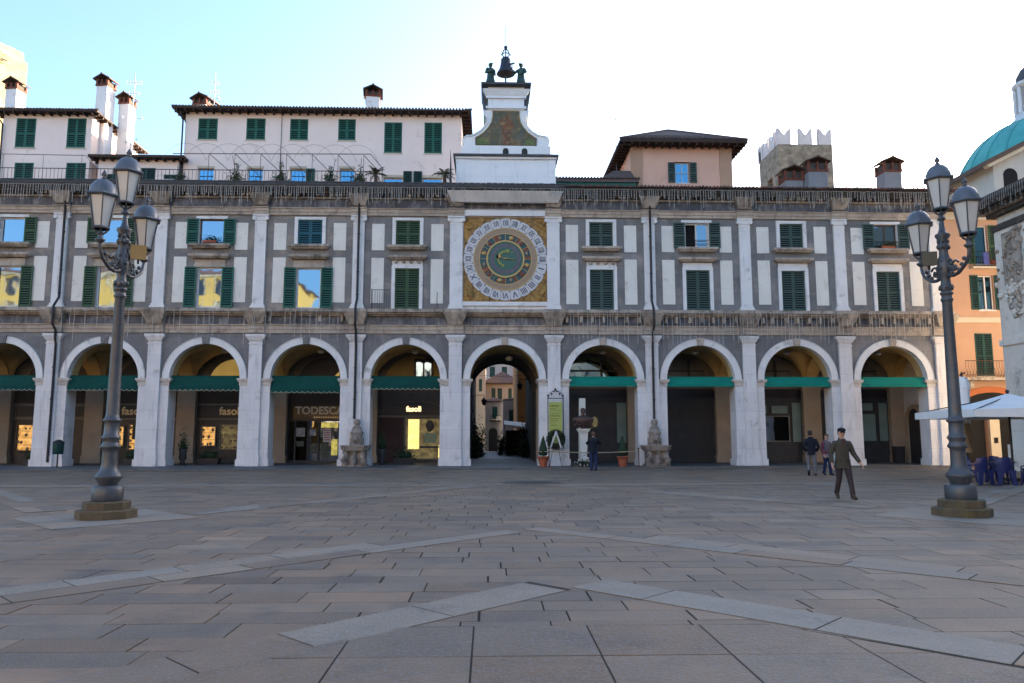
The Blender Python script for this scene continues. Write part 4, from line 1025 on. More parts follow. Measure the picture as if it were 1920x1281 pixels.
# bay -2: silver shop
i = -2; a, b = bx(i)-BW/2+.5, bx(i)+BW/2-.5
t = shop(i, 'glazed shopfront with large cream letters on a gilded fascia and posters on the glass', a, b)
m = MB(); m.box(a, b, BY-.05, BY-.001, 2.42, 4.3); m.build('wall_panel', brownp, t)
m = MB(); m.box(a+.35, b+.2, BY-.16, BY-.051, 2.52, 3.28); sg_ = m.build('sign', mat('gilded_fascia', (.22,.13,.045), (.02,.02,.03), rough=.4, ns=.55), t)
m = MB(); put_text(m, 'TODESCATO', .60, a+.45, BY-.175, 2.82, .012, .014, 'LEFT', 0, 0, 1.0); m.build('lettering', mat('cream_letters', (.60,.54,.42)), sg_)
m = MB()
for k in range(26): m.box(a+1.5+k*.13, a+1.5+k*.13+.07, BY-.17, BY-.161, 2.60, 2.68)
m.build('gilt_ornament', gilt, sg_)
m = MB(); m.box(a, b, BY-.12, BY-.051, 2.42, 2.50); m.box(a, b, BY-.10, BY-.001, .092, .22)
for q in (0, .42, 1.15, 1.75, 2.95, 4.0): m.box(a+q, a+q+.08, BY-.12, BY-.001, .22, 2.42)
m.build('shop_frame', charcoal, t)
m = MB(); m.add([(a,BY-.01,.2),(b,BY-.01,.2),(b,BY-.01,2.42),(a,BY-.01,2.42)], [(0,1,2,3)]); gl = m.build('glass_wall', pane_c, t)
m = MB()
for x0_, z0_, w_, h_, mi in ((.5,1.55,.5,.5,0),(1.22,1.6,.4,.35,0),(.5,1.0,.45,.3,2),(1.25,.6,.4,.6,2),(1.9,2.05,.95,.3,1),(3.05,1.5,.9,.8,1),(3.1,.3,.3,1.0,1),(2.5,.5,.35,.9,1),(1.95,.35,.4,.9,2)):
    m.box(a+x0_, a+x0_+w_, BY-.04, BY-.02, z0_, z0_+h_, mi)
m.build('displayed_goods', [mat('paper_poster', (.42,.42,.42), (.15,.16,.2), ns=7), emis('lit_yellow_goods', (.5,.42,.1), (.12,.1,.03), .16, 4), mat('dark_teal_goods', (.03,.05,.05), (.15,.14,.1), ns=6)], gl)
m = MB(); m.box(a+2.05, a+2.5, BY-.16, BY-.13, 1.25, 2.0); ps_ = m.build('poster', mat('white_notice', (.6,.58,.6)), t)
m = MB()
for k in range(5): m.box(a+2.10, a+2.45, BY-.167, BY-.161, 1.34+k*.13, 1.34+k*.13+.07)
m.build('printed_block', mat('red_print', (.25,.04,.07), (.4,.25,.28), ns=12), ps_)
m = MB(); 
pts = [(bx(i)+1.62*math.cos(k*math.pi/20), 4.42+1.62*math.sin(k*math.pi/20)) for k in range(21)]
m.prism(pts, BY-.02, BY, 0); m.prism([(bx(i)+.2,4.42),(bx(i)+1.55,4.42),(bx(i)+1.5,5.3),(bx(i)+1.25,5.45),(bx(i)+.9,5.35),(bx(i)+.5,4.95)], BY-.06, BY-.03, 1)
m.box(bx(i)+.82, bx(i)+.88, BY-.1, BY-.05, 4.42, 5.7); m.build('lunette_window', [charcoal, emis('painted_ochre_reflection', (.5,.34,.1), (.4,.26,.08), .12, .8)], t)  # ochre reflection painted on the glass as a faintly glowing shape
# bay -1: shop with arched fascia and bright window
i = -1; a, b = bx(i)-BW/2+.5, bx(i)+BW/2-.5
t = shop(i, 'shopfront with arched dark fascia, lit letters and a bright yellow show window', a, b)
m = MB(); m.box(a, b, BY-.05, BY-.001, .092, 4.3); m.build('wall_panel', dkwood, t)
fa = [(a+.02,2.75),(b-.02,2.75),(b-.02,2.92),(b-.25,3.0)] + [((a+b)/2+(b-a)/2*.86*math.cos(k*math.pi/12), 2.98+.55*math.sin(k*math.pi/12)) for k in range(1,12)] + [(a+.25,3.0),(a+.02,2.92)]
m = MB(); m.prism(fa, BY-.10, BY-.051); sg_ = m.build('sign', charcoal, t)
m = MB(); m.tube([(p[0], BY-.11, p[1]) for p in fa], .022, 5, close=True); m.box(a, b, BY-.14, BY-.051, 2.64, 2.745); m.build('fascia_moulding', sandw, t)
m = MB(); put_text(m, 'fasoli', .42, (a+b)/2, BY-.115, 2.98, .012, .014); m.build('lettering', emis('lit_letters', (.8,.6,.3), (.8,.6,.3), .35), sg_)
m = MB(); m.box(a+.15, a+1.45, BY-.09, BY-.051, .1, 2.6); m.ball((a+.35, BY-.1, 2.1), .05); m.build('door', mat('reddish_dark_door', (.06,.03,.03), (.045,.025,.028)), t)
m = MB(); frame(m, a+1.55, b-.05, .25, 2.62, BY-.05, .07, .1); wn = m.build('window', sandw, t)
m = MB(); x0 = a+1.62
m.box(x0, b-.12, BY-.07, BY-.052, .32, 2.55, 0); m.box(x0+.12, x0+.75, BY-.075, BY-.071, .85, 2.53, 1); m.box(x0+1.05, x0+1.75, BY-.085, BY-.076, 1.2, 1.75, 2)
m.box(x0+.8, x0+1.9, BY-.1, BY-.086, .9, 1.02, 3); m.box(x0+1.85, x0+1.9, BY-.1, BY-.072, .35, 1.05, 1)
m.ball((x0+1.35, BY-.09, 2.15), .22, .02, .32, 10, 7, 3, .15); m.build('lit_interior', [dimy, warm2, mat('glass_vases', (.2,.3,.2), (.35,.38,.25), ns=9), charcoal], wn)
m = MB(); m.prism([(bx(i)+1.75*math.cos(k*math.pi/20), 4.42+1.75*math.sin(k*math.pi/20)) for k in range(21)], BY-.02, BY); m.build('lunette', mat('ochre_wall', (.42,.29,.11), (.36,.24,.09), rough=.9), t)
m = MB(); frame(m, bx(i)+.0, bx(i)+1.05, 4.35, 6.0, BY-.02, .09, .07); m.box(bx(i)+.48, bx(i)+.57, BY-.088, BY-.021, 4.44, 5.91)
m.box(bx(i)+.09, bx(i)+.96, BY-.05, BY-.03, 4.4, 5.92, 1); m.build('lunette_window', [charcoal, pane], t)
# bays 1..4: dark bank-like fronts
lab2 = {1: 'dark shuttered shopfront with one tall pale green pane behind the bust', 2: 'closed brown roller-shutter shopfront filling a whole arch', 3: 'dark shopfront with a framed display and tall pale pane behind the walking couple', 4: 'dark shopfront with pale green panes under the last arch'}
for i in (1, 2, 3, 4):
    a, b = bx(i)-BW/2+.5, bx(i)+BW/2-.5
    if i == 4: b = bx(4)+2.03
    t = shop(i, lab2[i], a, b)
    m = MB(); m.box(a, b, BY-.05, BY-.001, .092, 4.3); m.box(a, b, BY-.12, BY-.051, 3.62, 3.75)
    if i == 2:
        for k in range(44): m.box(a+.1, b-.15, BY-.075, BY-.051, .12+k*.08, .12+k*.08+.055)
    m.build('front', charcoal, t)
    m = MB(); m.box(a, b, BY-.10, BY-.051, 3.76, 4.25); sg_ = m.build('fascia', mat('maroon_black_fascia', (.028,.018,.022), (.02,.015,.018), rough=.35, ns=1), t)
    def pn(x0_, x1_, z0_, z1_, mt_=paleg):
        m = MB(); m.box(x0_, x1_, BY-.08, BY-.06, z0_, z1_); o_ = m.build('pane', mt_, t)
        m = MB(); frame(m, x0_-.05, x1_+.05, z0_-.05, z1_+.05, BY-.051, .05, .05); m.build('pane_frame', charcoal, o_)
    if i == 1: pn(bx(1)+1.45, bx(1)+2.0, 1.2, 3.5)
    if i == 3: pn(bx(3)+.3, bx(3)+1.22, 2.88, 3.32); pn(bx(3)+1.48, bx(3)+1.98, 1.25, 3.5); pn(bx(3)-.4, bx(3)+.0, 2.88, 3.32)
    if i == 3:
        m = MB(); frame(m, bx(3)-.5, bx(3)+1.32, 1.25, 2.75, BY-.052, .07, .05); wn = m.build('display_frame', sandw, t)
        m = MB(); m.box(bx(3)-.43, bx(3)+1.25, BY-.075, BY-.055, 1.32, 2.68); m.build('display_glass', pane_c, wn)
    if i == 4: pn(bx(4)+.15, bx(4)+1.15, 3.05, 3.48); pn(bx(4)+.15, bx(4)+1.27, 1.3, 2.85); pn(bx(4)+1.48, bx(4)+1.98, 1.3, 3.5)
    if i == 2: 
        m = MB(); m.box(bx(2)-.1, bx(2)+.3, BY-.085, BY-.076, 1.35, 1.75); m.build('notice', mat('dim_notice', (.06,.06,.06)), t)
    m = MB(); c_ = bx(i)
    m.prism([(c_+1.72*math.cos(k*math.pi/20), 4.42+1.72*math.sin(k*math.pi/20)) for k in range(21)], BY-.03, BY-.0, 0)
    m.box(c_+.55, c_+.67, BY-.1, BY-.031, 4.42, 5.95, 1); m.box(c_-1.5, c_+1.5, BY-.1, BY-.031, 5.28, 5.38, 1)
    m.build('lunette_window', [mirror('lunette_glass_clear', (.32,.40,.42), wob=.6, ws=.7) if i == 1 else mat('lunette_dusty_glass', (.16,.14,.125), (.11,.10,.09), rough=.2, ns=1.2, spec=.5), charcoal], t)
# arched side doorway at the right end of the arcade
dw = thing('arched_doorway', 'stone-framed arched doorway in shadow at the right end of the arcade', 'doorway', (23.9, 42.05, .09))
TD = Matrix.Translation((24.0, 42.05, 0)) @ Matrix.Rotation(R(-90), 4, 'Z') @ Matrix.Translation((0, -BY, 0))
m = MB(TD); c_ = 0
for k in range(16):
    a_, b_ = math.pi*k/16, math.pi*(k+1)/16
    m.prism([(c_+.62*math.cos(a_),2.5+.62*math.sin(a_)),(c_+.85*math.cos(a_),2.5+.85*math.sin(a_)),(c_+.85*math.cos(b_),2.5+.85*math.sin(b_)),(c_+.62*math.cos(b_),2.5+.62*math.sin(b_))], BY-.2, BY-.002)
m.box(c_-.85, c_-.62, BY-.2, BY-.002, .092, 2.5); m.box(c_+.62, c_+.85, BY-.2, BY-.002, .092, 2.5); m.build('stone_frame', tan, dw)
m = MB(TD); m.prism([(c_-.62,.1),(c_+.62,.1)]+[(c_+.62*math.cos(k*math.pi/12), 2.5+.62*math.sin(k*math.pi/12)) for k in range(13)], BY-.12, BY-.05); m.build('door', charcoal, dw)

# hanging lamps, awnings
lampm = mat('opal_lamp_shade', (.5,.48,.45), rough=.4)
def rooth(): 
    r_ = thing('hanging_lamp', 'x', 'lamp', (0, 0, 0))
    m = MB(); m.tube([(0,0,.12),(0,0,.5)], .012, 6); m.build('rod', iron, r_)
    m = MB(); m.lathe([(.03,.14),(.09,.12),(.19,.03),(.21,-.01),(.18,-.03)], n=14); m.build('shade', lampm, r_)
    m = MB(); m.lathe([(.17,-.03),(.15,-.08),(.08,-.12),(.01,-.13)], n=14); m.build('globe', mat('opal_glass', (.6,.58,.52), rough=.2), r_)
    return r_
h0 = rooth(); first = True
AW = {-7: 'outermost', -6: 'left end', -5: 'picture edge'}
ordn = {-7: 'outermost bay past the left picture edge', -6: 'first bay past the left picture edge', -5: 'arch cut by the left picture edge', -4: 'arch behind the left street lamp', -3: 'arch with the jewellery shelves', -2: 'arch with the large cream letters', -1: 'arch over the yellow show window', 0: 'clock passage', 1: 'arch behind the bust', 2: 'arch with the closed roller shutter', 3: 'arch behind the walking couple', 4: 'last arch on the right'}
for i in range(I0, I1+1):
    h_ = h0 if first else copy_tree(h0); first = False
    h_.location = (bx(i)+.28, 41.0, 6.12 if i else 5.75)
    tag(h_, 'small opal hanging lamp in the ' + ordn[i], 'lamp', 'hanging lamps of the arcade')
awtrim = mat('cream_scalloped_trim', (.40,.36,.28))
def awning(i, mt, z0, z1, scal, lb):
    t = thing('awning', lb, 'awning', (bx(i), FY+.3, z0)); c_ = bx(i); hw = RI-.02
    m = MB(); m.box(c_-hw, c_+hw, FY+.22, FY+.42, z1-.13, z1+.04); m.build('roller_box', mt, t)
    m = MB(); zf = z0+.18 if scal else z0
    m.add([(c_-hw,FY+.20,z1-.05),(c_+hw,FY+.20,z1-.05),(c_+hw,FY+.02,zf),(c_-hw,FY+.02,zf)], [(0,1,2,3)])
    m.add([(c_-hw,FY+.20,z1-.05),(c_-hw,FY+.02,zf),(c_-hw,FY+.2,zf)], [(0,1,2)]); m.add([(c_+hw,FY+.20,z1-.05),(c_+hw,FY+.02,zf),(c_+hw,FY+.2,zf)], [(0,1,2)])
    if not scal: m.box(c_-hw, c_+hw, FY+.0, FY+.03, z0-.05, z0+.07)
    m.build('canopy', mt, t)
    if scal:
        m = MB(); n = 13; w_ = 2*hw/n; pts = [(c_-hw, zf)]
        for k in range(n):
            for q in range(7): pts.append((c_-hw+w_*(k+q/6), zf-.13-.08*math.sin(math.pi*q/6)))
        pts.append((c_+hw, zf)); pts = [pts[-1]] + pts[:-1]
        m.prism(pts, FY+.012, FY+.022); vl = m.build('valance', mt, t); m = MB(); m.tube([(p[0], FY+.01, p[1]-.008) for p in pts[2:-1]], .016, 4); m.build('trim', awtrim, vl)
    return t
for i in range(I0, 0): awning(i, awn, {-1: 3.98, -2: 3.8}.get(i, 3.9), 4.62, True, 'bottle green awning with scalloped edge in the ' + ordn[i])
for i in range(1, 5): awning(i, awn2, 4.18, 4.62, False, 'rolled emerald green awning in the ' + ordn[i])

# icicle lights: warm white strands hanging from the cornice and the string course
icem = mat('icicle_light_strands', (.52,.49,.44), (.36,.33,.30), rough=.5, ns=8)
def icicles(x0, x1, z, y, lo, hi, step, lb, grp, dens=1.0, seed=0):
    r_ = random.Random(seed); m = MB(); pts = []; x = x0
    while x < x1:
        pts.append((x, y, z + r_.uniform(-.02,.02))); x += step*.7
    m.tube(pts, .008, 4, sm=False); x = x0
    while x < x1:
        if r_.random() < dens:
            L_ = r_.uniform(lo, hi); dx = r_.uniform(-.015,.015)
            m.tube([(x, y, z), (x+dx, y-.01, z-L_*.5), (x+dx*2, y, z-L_)], .013, 3, sm=False)
            q = .08
            while q < L_: m.ball((x+dx*2*q/L_, y, z-q), .02, .02, .026, 4, 3); q += .12
        x += step * r_.uniform(.6, 1.4)
    return tag(m.build('icicle_lights', icem), lb, 'string lights', grp)
G1, G2 = 'icicle lights along the cornice', 'icicle lights below the string course'
for i in range(I0, I1+1):
    icicles(bx(i)-BW/2, bx(i)+BW/2 if i < 4 else XR+.3, 14.36, FY-.86, .3, .95, .115, 'icicle lights on the roof cornice above the ' + ordn[i], G1, .95 if i else .5, i)
for i in (-4, -3, -2, 0, 1, 2, 3, 4):
    icicles(bx(i)-BW/2, bx(i)+BW/2-.1, 7.95, FY-.52, .9, 1.75, .2 if i > 0 else .33, 'icicle lights on the middle ledge above the ' + ordn[i], G2, {-4: .35, -3: .7, -2: .8, 0: .2}.get(i, .9), 50+i)

# ---------------------------------------------------------------- things against the arcade
fst = mat('pinkish_fountain_stone', (.33,.275,.23), (.19,.155,.13), rough=.8, ns=3, bump=.6, bs=9, stain=((.08,.06,.05),.4,3))
def fountain(cx_, fx, lb):
    t = thing('wall_fountain', lb, 'fountain', (cx_, 38.3, .09)); 
    m = MB(); m.frus(cx_, 38.35, .09, .20, .62, .42, .60, .40); 
    for sg in (-1, 0, 1):
        m.tube([(cx_+sg*.42, 38.0, .2), (cx_+sg*.50, 37.92, .42), (cx_+sg*.36, 37.98, .62), (cx_+sg*.46, 37.95, .86)], [.15,.17,.11,.14], 10)
        m.ball((cx_+sg*.44, 37.86, .5), .13, .1, .16, 10, 7, 0, .12)
    m.box(cx_-.52, cx_+.52, 38.0, 38.7, .2, .86); m.build('carved_support', fst, t)
    m = MB(); pr = lambda w_, d_: [(cx_-w_,38.8),(cx_-w_,38.05),(cx_-w_*.72,37.8-d_),(cx_+w_*.72,37.8-d_),(cx_+w_,38.05),(cx_+w_,38.8)]
    m.prism(pr(.60,0)[::-1], .862, .92, ax='z'); m.prism(pr(.68,.05)[::-1], .922, 1.06, ax='z'); m.prism(pr(.74,.1)[::-1], 1.062, 1.13, ax='z')
    m.build('basin', fst, t)
    m = MB(); m.box(cx_-.33, cx_+.33, 38.5, 38.8, 1.131, 1.5); m.lathe([(.30,1.132),(.27,1.2),(.24,1.35),(.27,1.5),(.31,1.62),(.30,1.7),(.34,1.74),(.34,1.79),(.27,1.84),(.25,1.95),(.20,2.05),(.13,2.1),(.12,2.16),(.17,2.2),(.18,2.28),(.16,2.38),(.12,2.42),(.02,2.43)], cx_, 38.6, 16, sx=1.0, sy=.9)
    m.build('pillar', fst, t)
    m = MB(); m.ball((cx_,38.3,1.48), .15, .1, .17, 12, 8); m.ball((cx_,38.2,1.42), .07, .07, .06, 8, 6)
    for k in range(11):
        a_ = k*2*math.pi/11; m.ball((cx_+.17*math.cos(a_), 38.33, 1.48+.19*math.sin(a_)), .055, .05, .06, 7, 5, 0, .15)
    for sg in (-1, 1): m.ball((cx_+sg*.06,38.21,1.53), .025, .02, .02, 6, 4)
    m.tube([(cx_,38.18,1.4),(cx_,38.10,1.36)], .02, 6); m.build('lion_mask', fst, t)
fountain(-6.62, 0, 'carved stone wall fountain on the pier between the lettered shop and the yellow show window')
fountain(8.43, 0, 'carved stone wall fountain with lion mask, right of the bust and rope barrier')

leafd = mat('dark_evergreen_leaves', (.018,.04,.018), rough=.7, ns=8); leafl = mat('mid_green_leaves', (.045,.085,.03), rough=.7, ns=8)
stemm = mat('plant_stem_bark', (.09,.06,.04), rough=.9); terra = mat('terracotta', (.36,.10,.05), (.28,.08,.04), rough=.85, ns=4, bump=.15)
def topiary(x, y, lb, h_=.95, r_=.27, pot=terra, pr=.27):
    t = thing('potted_topiary', lb, 'potted plant', (x, y, .09), 'cone topiaries in terracotta pots')
    m = MB(); m.lathe([(pr*.62,.09),(pr*.72,.2),(pr*.9,.42),(pr*.95,.52),(pr*1.1,.53),(pr*1.1,.60),(pr*.95,.605),(pr*.9,.57)], x, y, 18); m.build('pot', pot, t)
    m = MB(); m.tube([(x,y,.5),(x,y,.8)], .03, 6); m.build('stem', stemm, t)
    m = MB(); m.lathe([(r_*.5,.64),(r_*.82,.78),(r_*.7,1.0),(r_*.4,1.3),(.02,.6+h_)], x, y, 12, 1)
    def fn():
        z_ = random.random()**1.3; q = r_*(math.sin(min(1, z_*4+.35)*math.pi/2))*(1-z_)**.75*random.uniform(.75,1.08); a_ = random.uniform(0, 2*math.pi)
        return (x+q*math.cos(a_), y+q*math.sin(a_), .64+z_*h_)
    m.leaves(fn, 900, .022, 0, 2); m.build('foliage', [leafd, leafd], t)
topiary(2.68, 37.55, 'cone-shaped topiary in a terracotta pot beside the clock passage and the banner'); topiary(6.62, 37.7, 'cone-shaped topiary in a terracotta pot between the photographer and the fountain')

# rope barrier
rb = thing('rope_barrier', 'low rope barrier on small posts in front of the bust', 'barrier', (4.95, 37.4, .09))
for x in (2.95, 7.35):
    m = MB(); m.lathe([(.14,.09),(.14,.12),(.03,.15),(.025,.95),(.045,.98),(.03,1.03)], x, 37.35, 10); m.build('post', mat('reddish_post', (.10,.04,.035)), rb)
m = MB(); m.tube([(2.3,37.4,.83),(2.95,37.35,.84),(4,37.33,.80),(5,37.33,.78),(6,37.33,.79),(7.35,37.35,.86)], .026, 7); m.build('rope', mat('pale_hemp_rope', (.33,.27,.19), rough=.95, ns=9), rb)
# bust on its pedestal
bs = thing('bust_on_pedestal', 'dark bronze bust on tapering white pedestal in front of a dark shopfront', 'statue', (4.70, 38.0, .09)); X, Yb = 4.72, 38.0
pwh = mat('white_pedestal_marble', (.6,.585,.54), (.52,.5,.46), rough=.6, ns=2)
m = MB(); m.frus(X, Yb, .35, .55, .26, .24, .22, .2); m.frus(X, Yb, .552, 1.80, .15, .15, .21, .2); m.box(X-.27, X+.27, Yb-.25, Yb+.25, 1.802, 1.87); m.box(X-.31, X+.31, Yb-.29, Yb+.29, 1.872, 1.95); m.build('pedestal', pwh, bs)
m = MB(); m.frus(X, Yb, .09, .35, .5, .4, .4, .3); m.build('rough_base', darkst, bs)
m = MB(); brn = mat('brown_bronze', (.10,.055,.045), (.07,.045,.04), rough=.5, ns=8, metal=.4, bump=.4)
m.lathe([(.12,1.95),(.15,2.0),(.20,2.08)], X, Yb, 14); m.lathe([(.16,2.06),(.30,2.14),(.41,2.3),(.44,2.42),(.38,2.52),(.22,2.58),(.12,2.62)], X, Yb, 16, sy=.6); m.tube([(X-.05,Yb,2.5),(X,Yb-.02,2.68)], [.13,.09], 10); m.ball((X,Yb-.03,2.80), .125, .14, .16, 14, 10)
m.ball((X,Yb+.02,2.86), .135, .14, .13, 12, 8, 0, .06); m.tube([(X,Yb-.16,2.83),(X,Yb-.19,2.78)], .02, 6); m.ball((X,Yb-.12,2.70), .07, .06, .08, 8, 6, 0, .1)
for k in range(9): m.ball((X-.4+k*.1, Yb-.05, 2.12+.1*(k % 2)), .07, .16, .09, 6, 5, 0, .25)
for sg in (-1, 1): m.ball((X+sg*.40,Yb,2.38), .13, .14, .16, 8, 6, 0, .15)
m.build('bust', brn, bs)
m = MB(); m.box(X-.19, X+.19, 38.25, 38.45, .09, 2.0); m.frus(X+.0, 38.35, 2.0, 3.48, .17, .1, .15, .1); m.build('stele', pwh, bs)
lw = thing('laurel_wreath', 'small gilded laurel wreath fixed beside the bust', 'wreath', (5.28, 37.95, 2.3)); m = MB()
for k in range(26):
    a_ = 2*math.pi*k/26; p = Vector((5.28+.13*math.cos(a_), 37.95, 2.28+.22*math.sin(a_))); m.ball(p, .045, .03, .05, 6, 4, 0, .2)
m.ball((5.28,37.97,2.28), .11, .02, .19, 10, 7); m.tube([(5.28,37.96,2.07),(5.1,38.0,1.98),(4.95,38.0,1.93)], .018, 5); m.build('gilded_leaves', mat('old_gilding', (.42,.30,.10), (.3,.2,.07), rough=.5, ns=9), lw)
for (x, y, lb) in ((4.45, 37.62, 'bunch of white and green flowers laid at the foot of the bust'),):
    t = thing('flowers', lb, 'flowers', (x, y, .09)); m = MB()
    m.leaves(lambda: (x+random.gauss(.25,.22), y+random.gauss(0,.1), .12+abs(random.gauss(0,.2))), 400, .035); m.build('foliage', leafd, t)
    m = MB()
    for k in range(22): m.ball((x+random.gauss(.05,.2), y+random.gauss(-.05,.08), .12+abs(random.gauss(.0,.12))), .035, .035, .03, 6, 4)
    m.build('blossoms', mat('white_petals', (.5,.48,.47)), t)
# ribboned wreath and the banner in its wrought frame
wr = thing('memorial_wreath', 'round green wreath with white ribbon leaning on the pier under the banner', 'wreath', (3.35, 38.2, 1.15)); m = MB(); cw = Vector((3.36, 38.2, 1.42))
def fw_():
    a_ = random.uniform(0, 2*math.pi); b_ = random.uniform(0, 2*math.pi); q = .34 + .13*math.cos(b_)
    return (cw.x+q*math.cos(a_), cw.y+.10*math.sin(b_), cw.z+q*1.05*math.sin(a_))
m.leaves(fw_, 1500, .04, 0, 2); m.tube([(cw.x+.34*math.cos(k*math.pi/12), cw.y, cw.z+.36*math.sin(k*math.pi/12)) for k in range(24)], .09, 8, 0, close=True)
m.build('foliage', [leafd, mat('reddish_leaves', (.07,.025,.02))], wr)
m = MB(); m.prism([(cw.x-.03,cw.z+.42),(cw.x+.03,cw.z+.42),(cw.x+.30,cw.z-.42),(cw.x+.22,cw.z-.44),(cw.x+.0,cw.z+.25),(cw.x-.24,cw.z-.42),(cw.x-.31,cw.z-.38)], cw.y-.14, cw.y-.125); m.build('ribbon', mat('white_satin_ribbon', (.55,.53,.52), rough=.4), wr)
m = MB(); m.tube([(cw.x-.3,cw.y+.1,.09),(cw.x,cw.y+.15,1.8),(cw.x+.3,cw.y+.1,.09)], .02, 5); m.build('easel', iron, wr)
bn = thing('banner', 'tall yellow-green notice banner in a wrought iron frame on the pier right of the passage', 'banner', (3.4, 38.65, 1.5)); X = 3.40
m = MB(); m.box(X-.34, X+.34, 38.65, 38.659, 3.3, 3.45); m.build('header', mat('pale_header', (.55,.56,.5)), bn)
m = MB(); m.box(X-.33, X+.33, 38.66, 38.70, 1.0, 3.42)
for z_, w_, h_ in ((3.08,.2,.06),(2.96,.12,.03),(2.88,.24,.02),(2.72,.22,.02),(2.58,.24,.05),(2.44,.18,.03),(2.34,.2,.03),(2.24,.12,.02),(2.12,.16,.03)):
    x = X-.27
    while x < X-.27+w_*2: q = random.uniform(.03,.08); m.box(x, x+q, 38.652, 38.6585, z_, z_+h_, 1); x += q+.02
m.build('printed_cloth', [mat('yellow_green_banner', (.40,.42,.12), (.34,.38,.10), rough=.8, ns=2), mat('dark_olive_print', (.10,.11,.04))], bn)
m = MB(); m.tube([(X-.39,38.66,.95),(X-.39,38.66,3.6)], .02, 6); m.tube([(X+.39,38.66,.95),(X+.39,38.66,3.6)], .02, 6); m.tube([(X-.42,38.66,3.5),(X+.42,38.66,3.5)], .018, 6)
for sg in (-1, 1): m.tube([(X+sg*(.39-.02*k*.4), 38.66, 3.5+.0) if k == 0 else (X+sg*.36*math.cos(k*.19), 38.66, 3.55+.33*math.sin(k*.19)) for k in range(9)], .016, 5); m.ball((X+sg*.39,38.66,3.65), .045); m.ball((X+sg*.2,38.66,3.72), .05)
m.ball((X,38.66,3.95), .05, .03, .09); m.ball((X-.08,38.66,3.86), .05,.03,.04); m.ball((X+.08,38.66,3.86), .05,.03,.04); m.build('wrought_frame', iron, bn)
# bin, wall poster, planters
bi = thing('litter_bin', 'green litter bin on a post beside the left rain pipe', 'bin', (-20.75, 37.6, .09)); m = MB(); m.tube([(-20.75,37.6,.09),(-20.75,37.6,.8)], .035, 8); m.build('post', iron, bi)
m = MB(); m.lathe([(.20,.72),(.23,.76),(.25,1.22),(.25,1.25)], -20.75, 37.6, 16); m.build('container', mat('bin_green', (.01,.045,.04), rough=.5), bi); m = MB(); m.lathe([(.27,1.252),(.25,1.30),(.14,1.38),(.05,1.42)], -20.75, 37.6, 16); m.build('lid', iron, bi)
po = MB(); po.box(-19.95, -19.45, 43.42, 43.45, 1.4, 2.35); tg = po.build('poster', [mat('dark_green_poster', (.045,.05,.03), (.08,.08,.05), ns=5)]); tag(tg, 'small dark poster on the inner pier behind the left street lamp', 'poster')
def planter(x, y, lb, w_=.7, box=True, hh=.55):
    t = thing('planter', lb, 'planter', (x, y, .09)); m = MB()
    if box: m.frus(x, y, .09, .42, w_*.42, .2, w_*.5, .24)
    else: m.lathe([(.12,.09),(.15,.15),(.1,.3),(.2,.42),(.17,.72),(.22,.9),(.2,.92)], x, y, 12)
    m.build('pot', charcoal, t); m = MB(); zz = .42 if box else .9
    m.ball((x,y,zz+.16), w_*.34, .16, .18, 10, 7, 0, .1)
    m.leaves(lambda: (x+random.gauss(0,w_*.24), y+random.gauss(0,.12), zz+abs(random.gauss(0,hh*.35))), 500, .045, 0, 2); m.build('foliage', [leafd, leafl], t)
planter(-23.6, 40.6, 'bushy planter at the left picture edge by the glowing window', 1.0); planter(-22.2, 40.6, 'bushy planter right of the one at the picture edge', .8); planter(-18.6, 40.6, 'round bush planter just behind the left street lamp', .7)
planter(-14.9, 41.4, 'low wide planter in front of the jewellery shelves', 1.2); planter(-4.5, 41.2, 'low wide leafy planter before the yellow show window', 1.2, hh=.8)
planter(-19.4, 40.4, 'tall dark urn with a clipped plant left of the left street lamp', .5, False, .9); planter(-15.9, 40.4, 'tall dark urn with pointed plant against the inner pier', .45, False, 1.0); planter(-11.75, 40.2, 'tall dark urn by the pier beside the cream-lettered shop', .35, False, .6); planter(-5.55, 40.2, 'narrow dark evergreen right of the left fountain', .4, False, 1.1)
m = MB(); m.frus(23.3, 42.9, .09, .95, .25, .2, .27, .22); m.box(23.02, 23.58, 42.66, 43.14, .952, 1.0); tag(m.build('ash_bin', charcoal), 'square dark bin beside the arched doorway', 'bin')
# ---------------------------------------------------------------- roofs and houses behind
pinkw = mat('pale_pink_plaster', (.84,.70,.64), (.78,.64,.58), rough=.9, ns=.7, bump=.1, stain=((.45,.36,.3),.12,1))
whitep = mat('white_chimney_plaster', (.80,.78,.78), (.72,.7,.7), rough=.9, ns=2, stain=((.4,.36,.33),.15,2))
brick = mat('chimney_brick', (.24,.075,.045), (.16,.055,.035), rough=.9, ns=4, blocks=(.25,.08,.012,.8,.7))
cream = mat('cream_plaster', (.55,.47,.36), (.48,.41,.31), rough=.9, ns=1)
orangep = mat('salmon_orange_plaster', (.74,.44,.33), (.64,.38,.28), rough=.9, ns=.6, stain=((.42,.25,.17),.12,1.2))
orangep2 = mat('orange_plaster', (.47,.285,.19), (.41,.25,.165), rough=.9, ns=.5, stain=((.4,.22,.13),.15,1))
bluepane = mirror('sky_reflecting_glass', (.10,.24,.36), wob=.1)
def house_body(t, x0, x1, y0, y1, z0, z1, wm, holes=()):
    m = MB(); m.wall(x0, x1, z0, z1, y0, y0+.3, holes, 0)
    m.box(x0, x0+.3, y0+.301, y1, z0, z1-.001); m.box(x1-.3, x1, y0+.301, y1, z0, z1-.001); m.box(x0+.3, x1-.3, y1-.3, y1-.001, z0, z1-.002)
    return m.build('wall', wm, t)
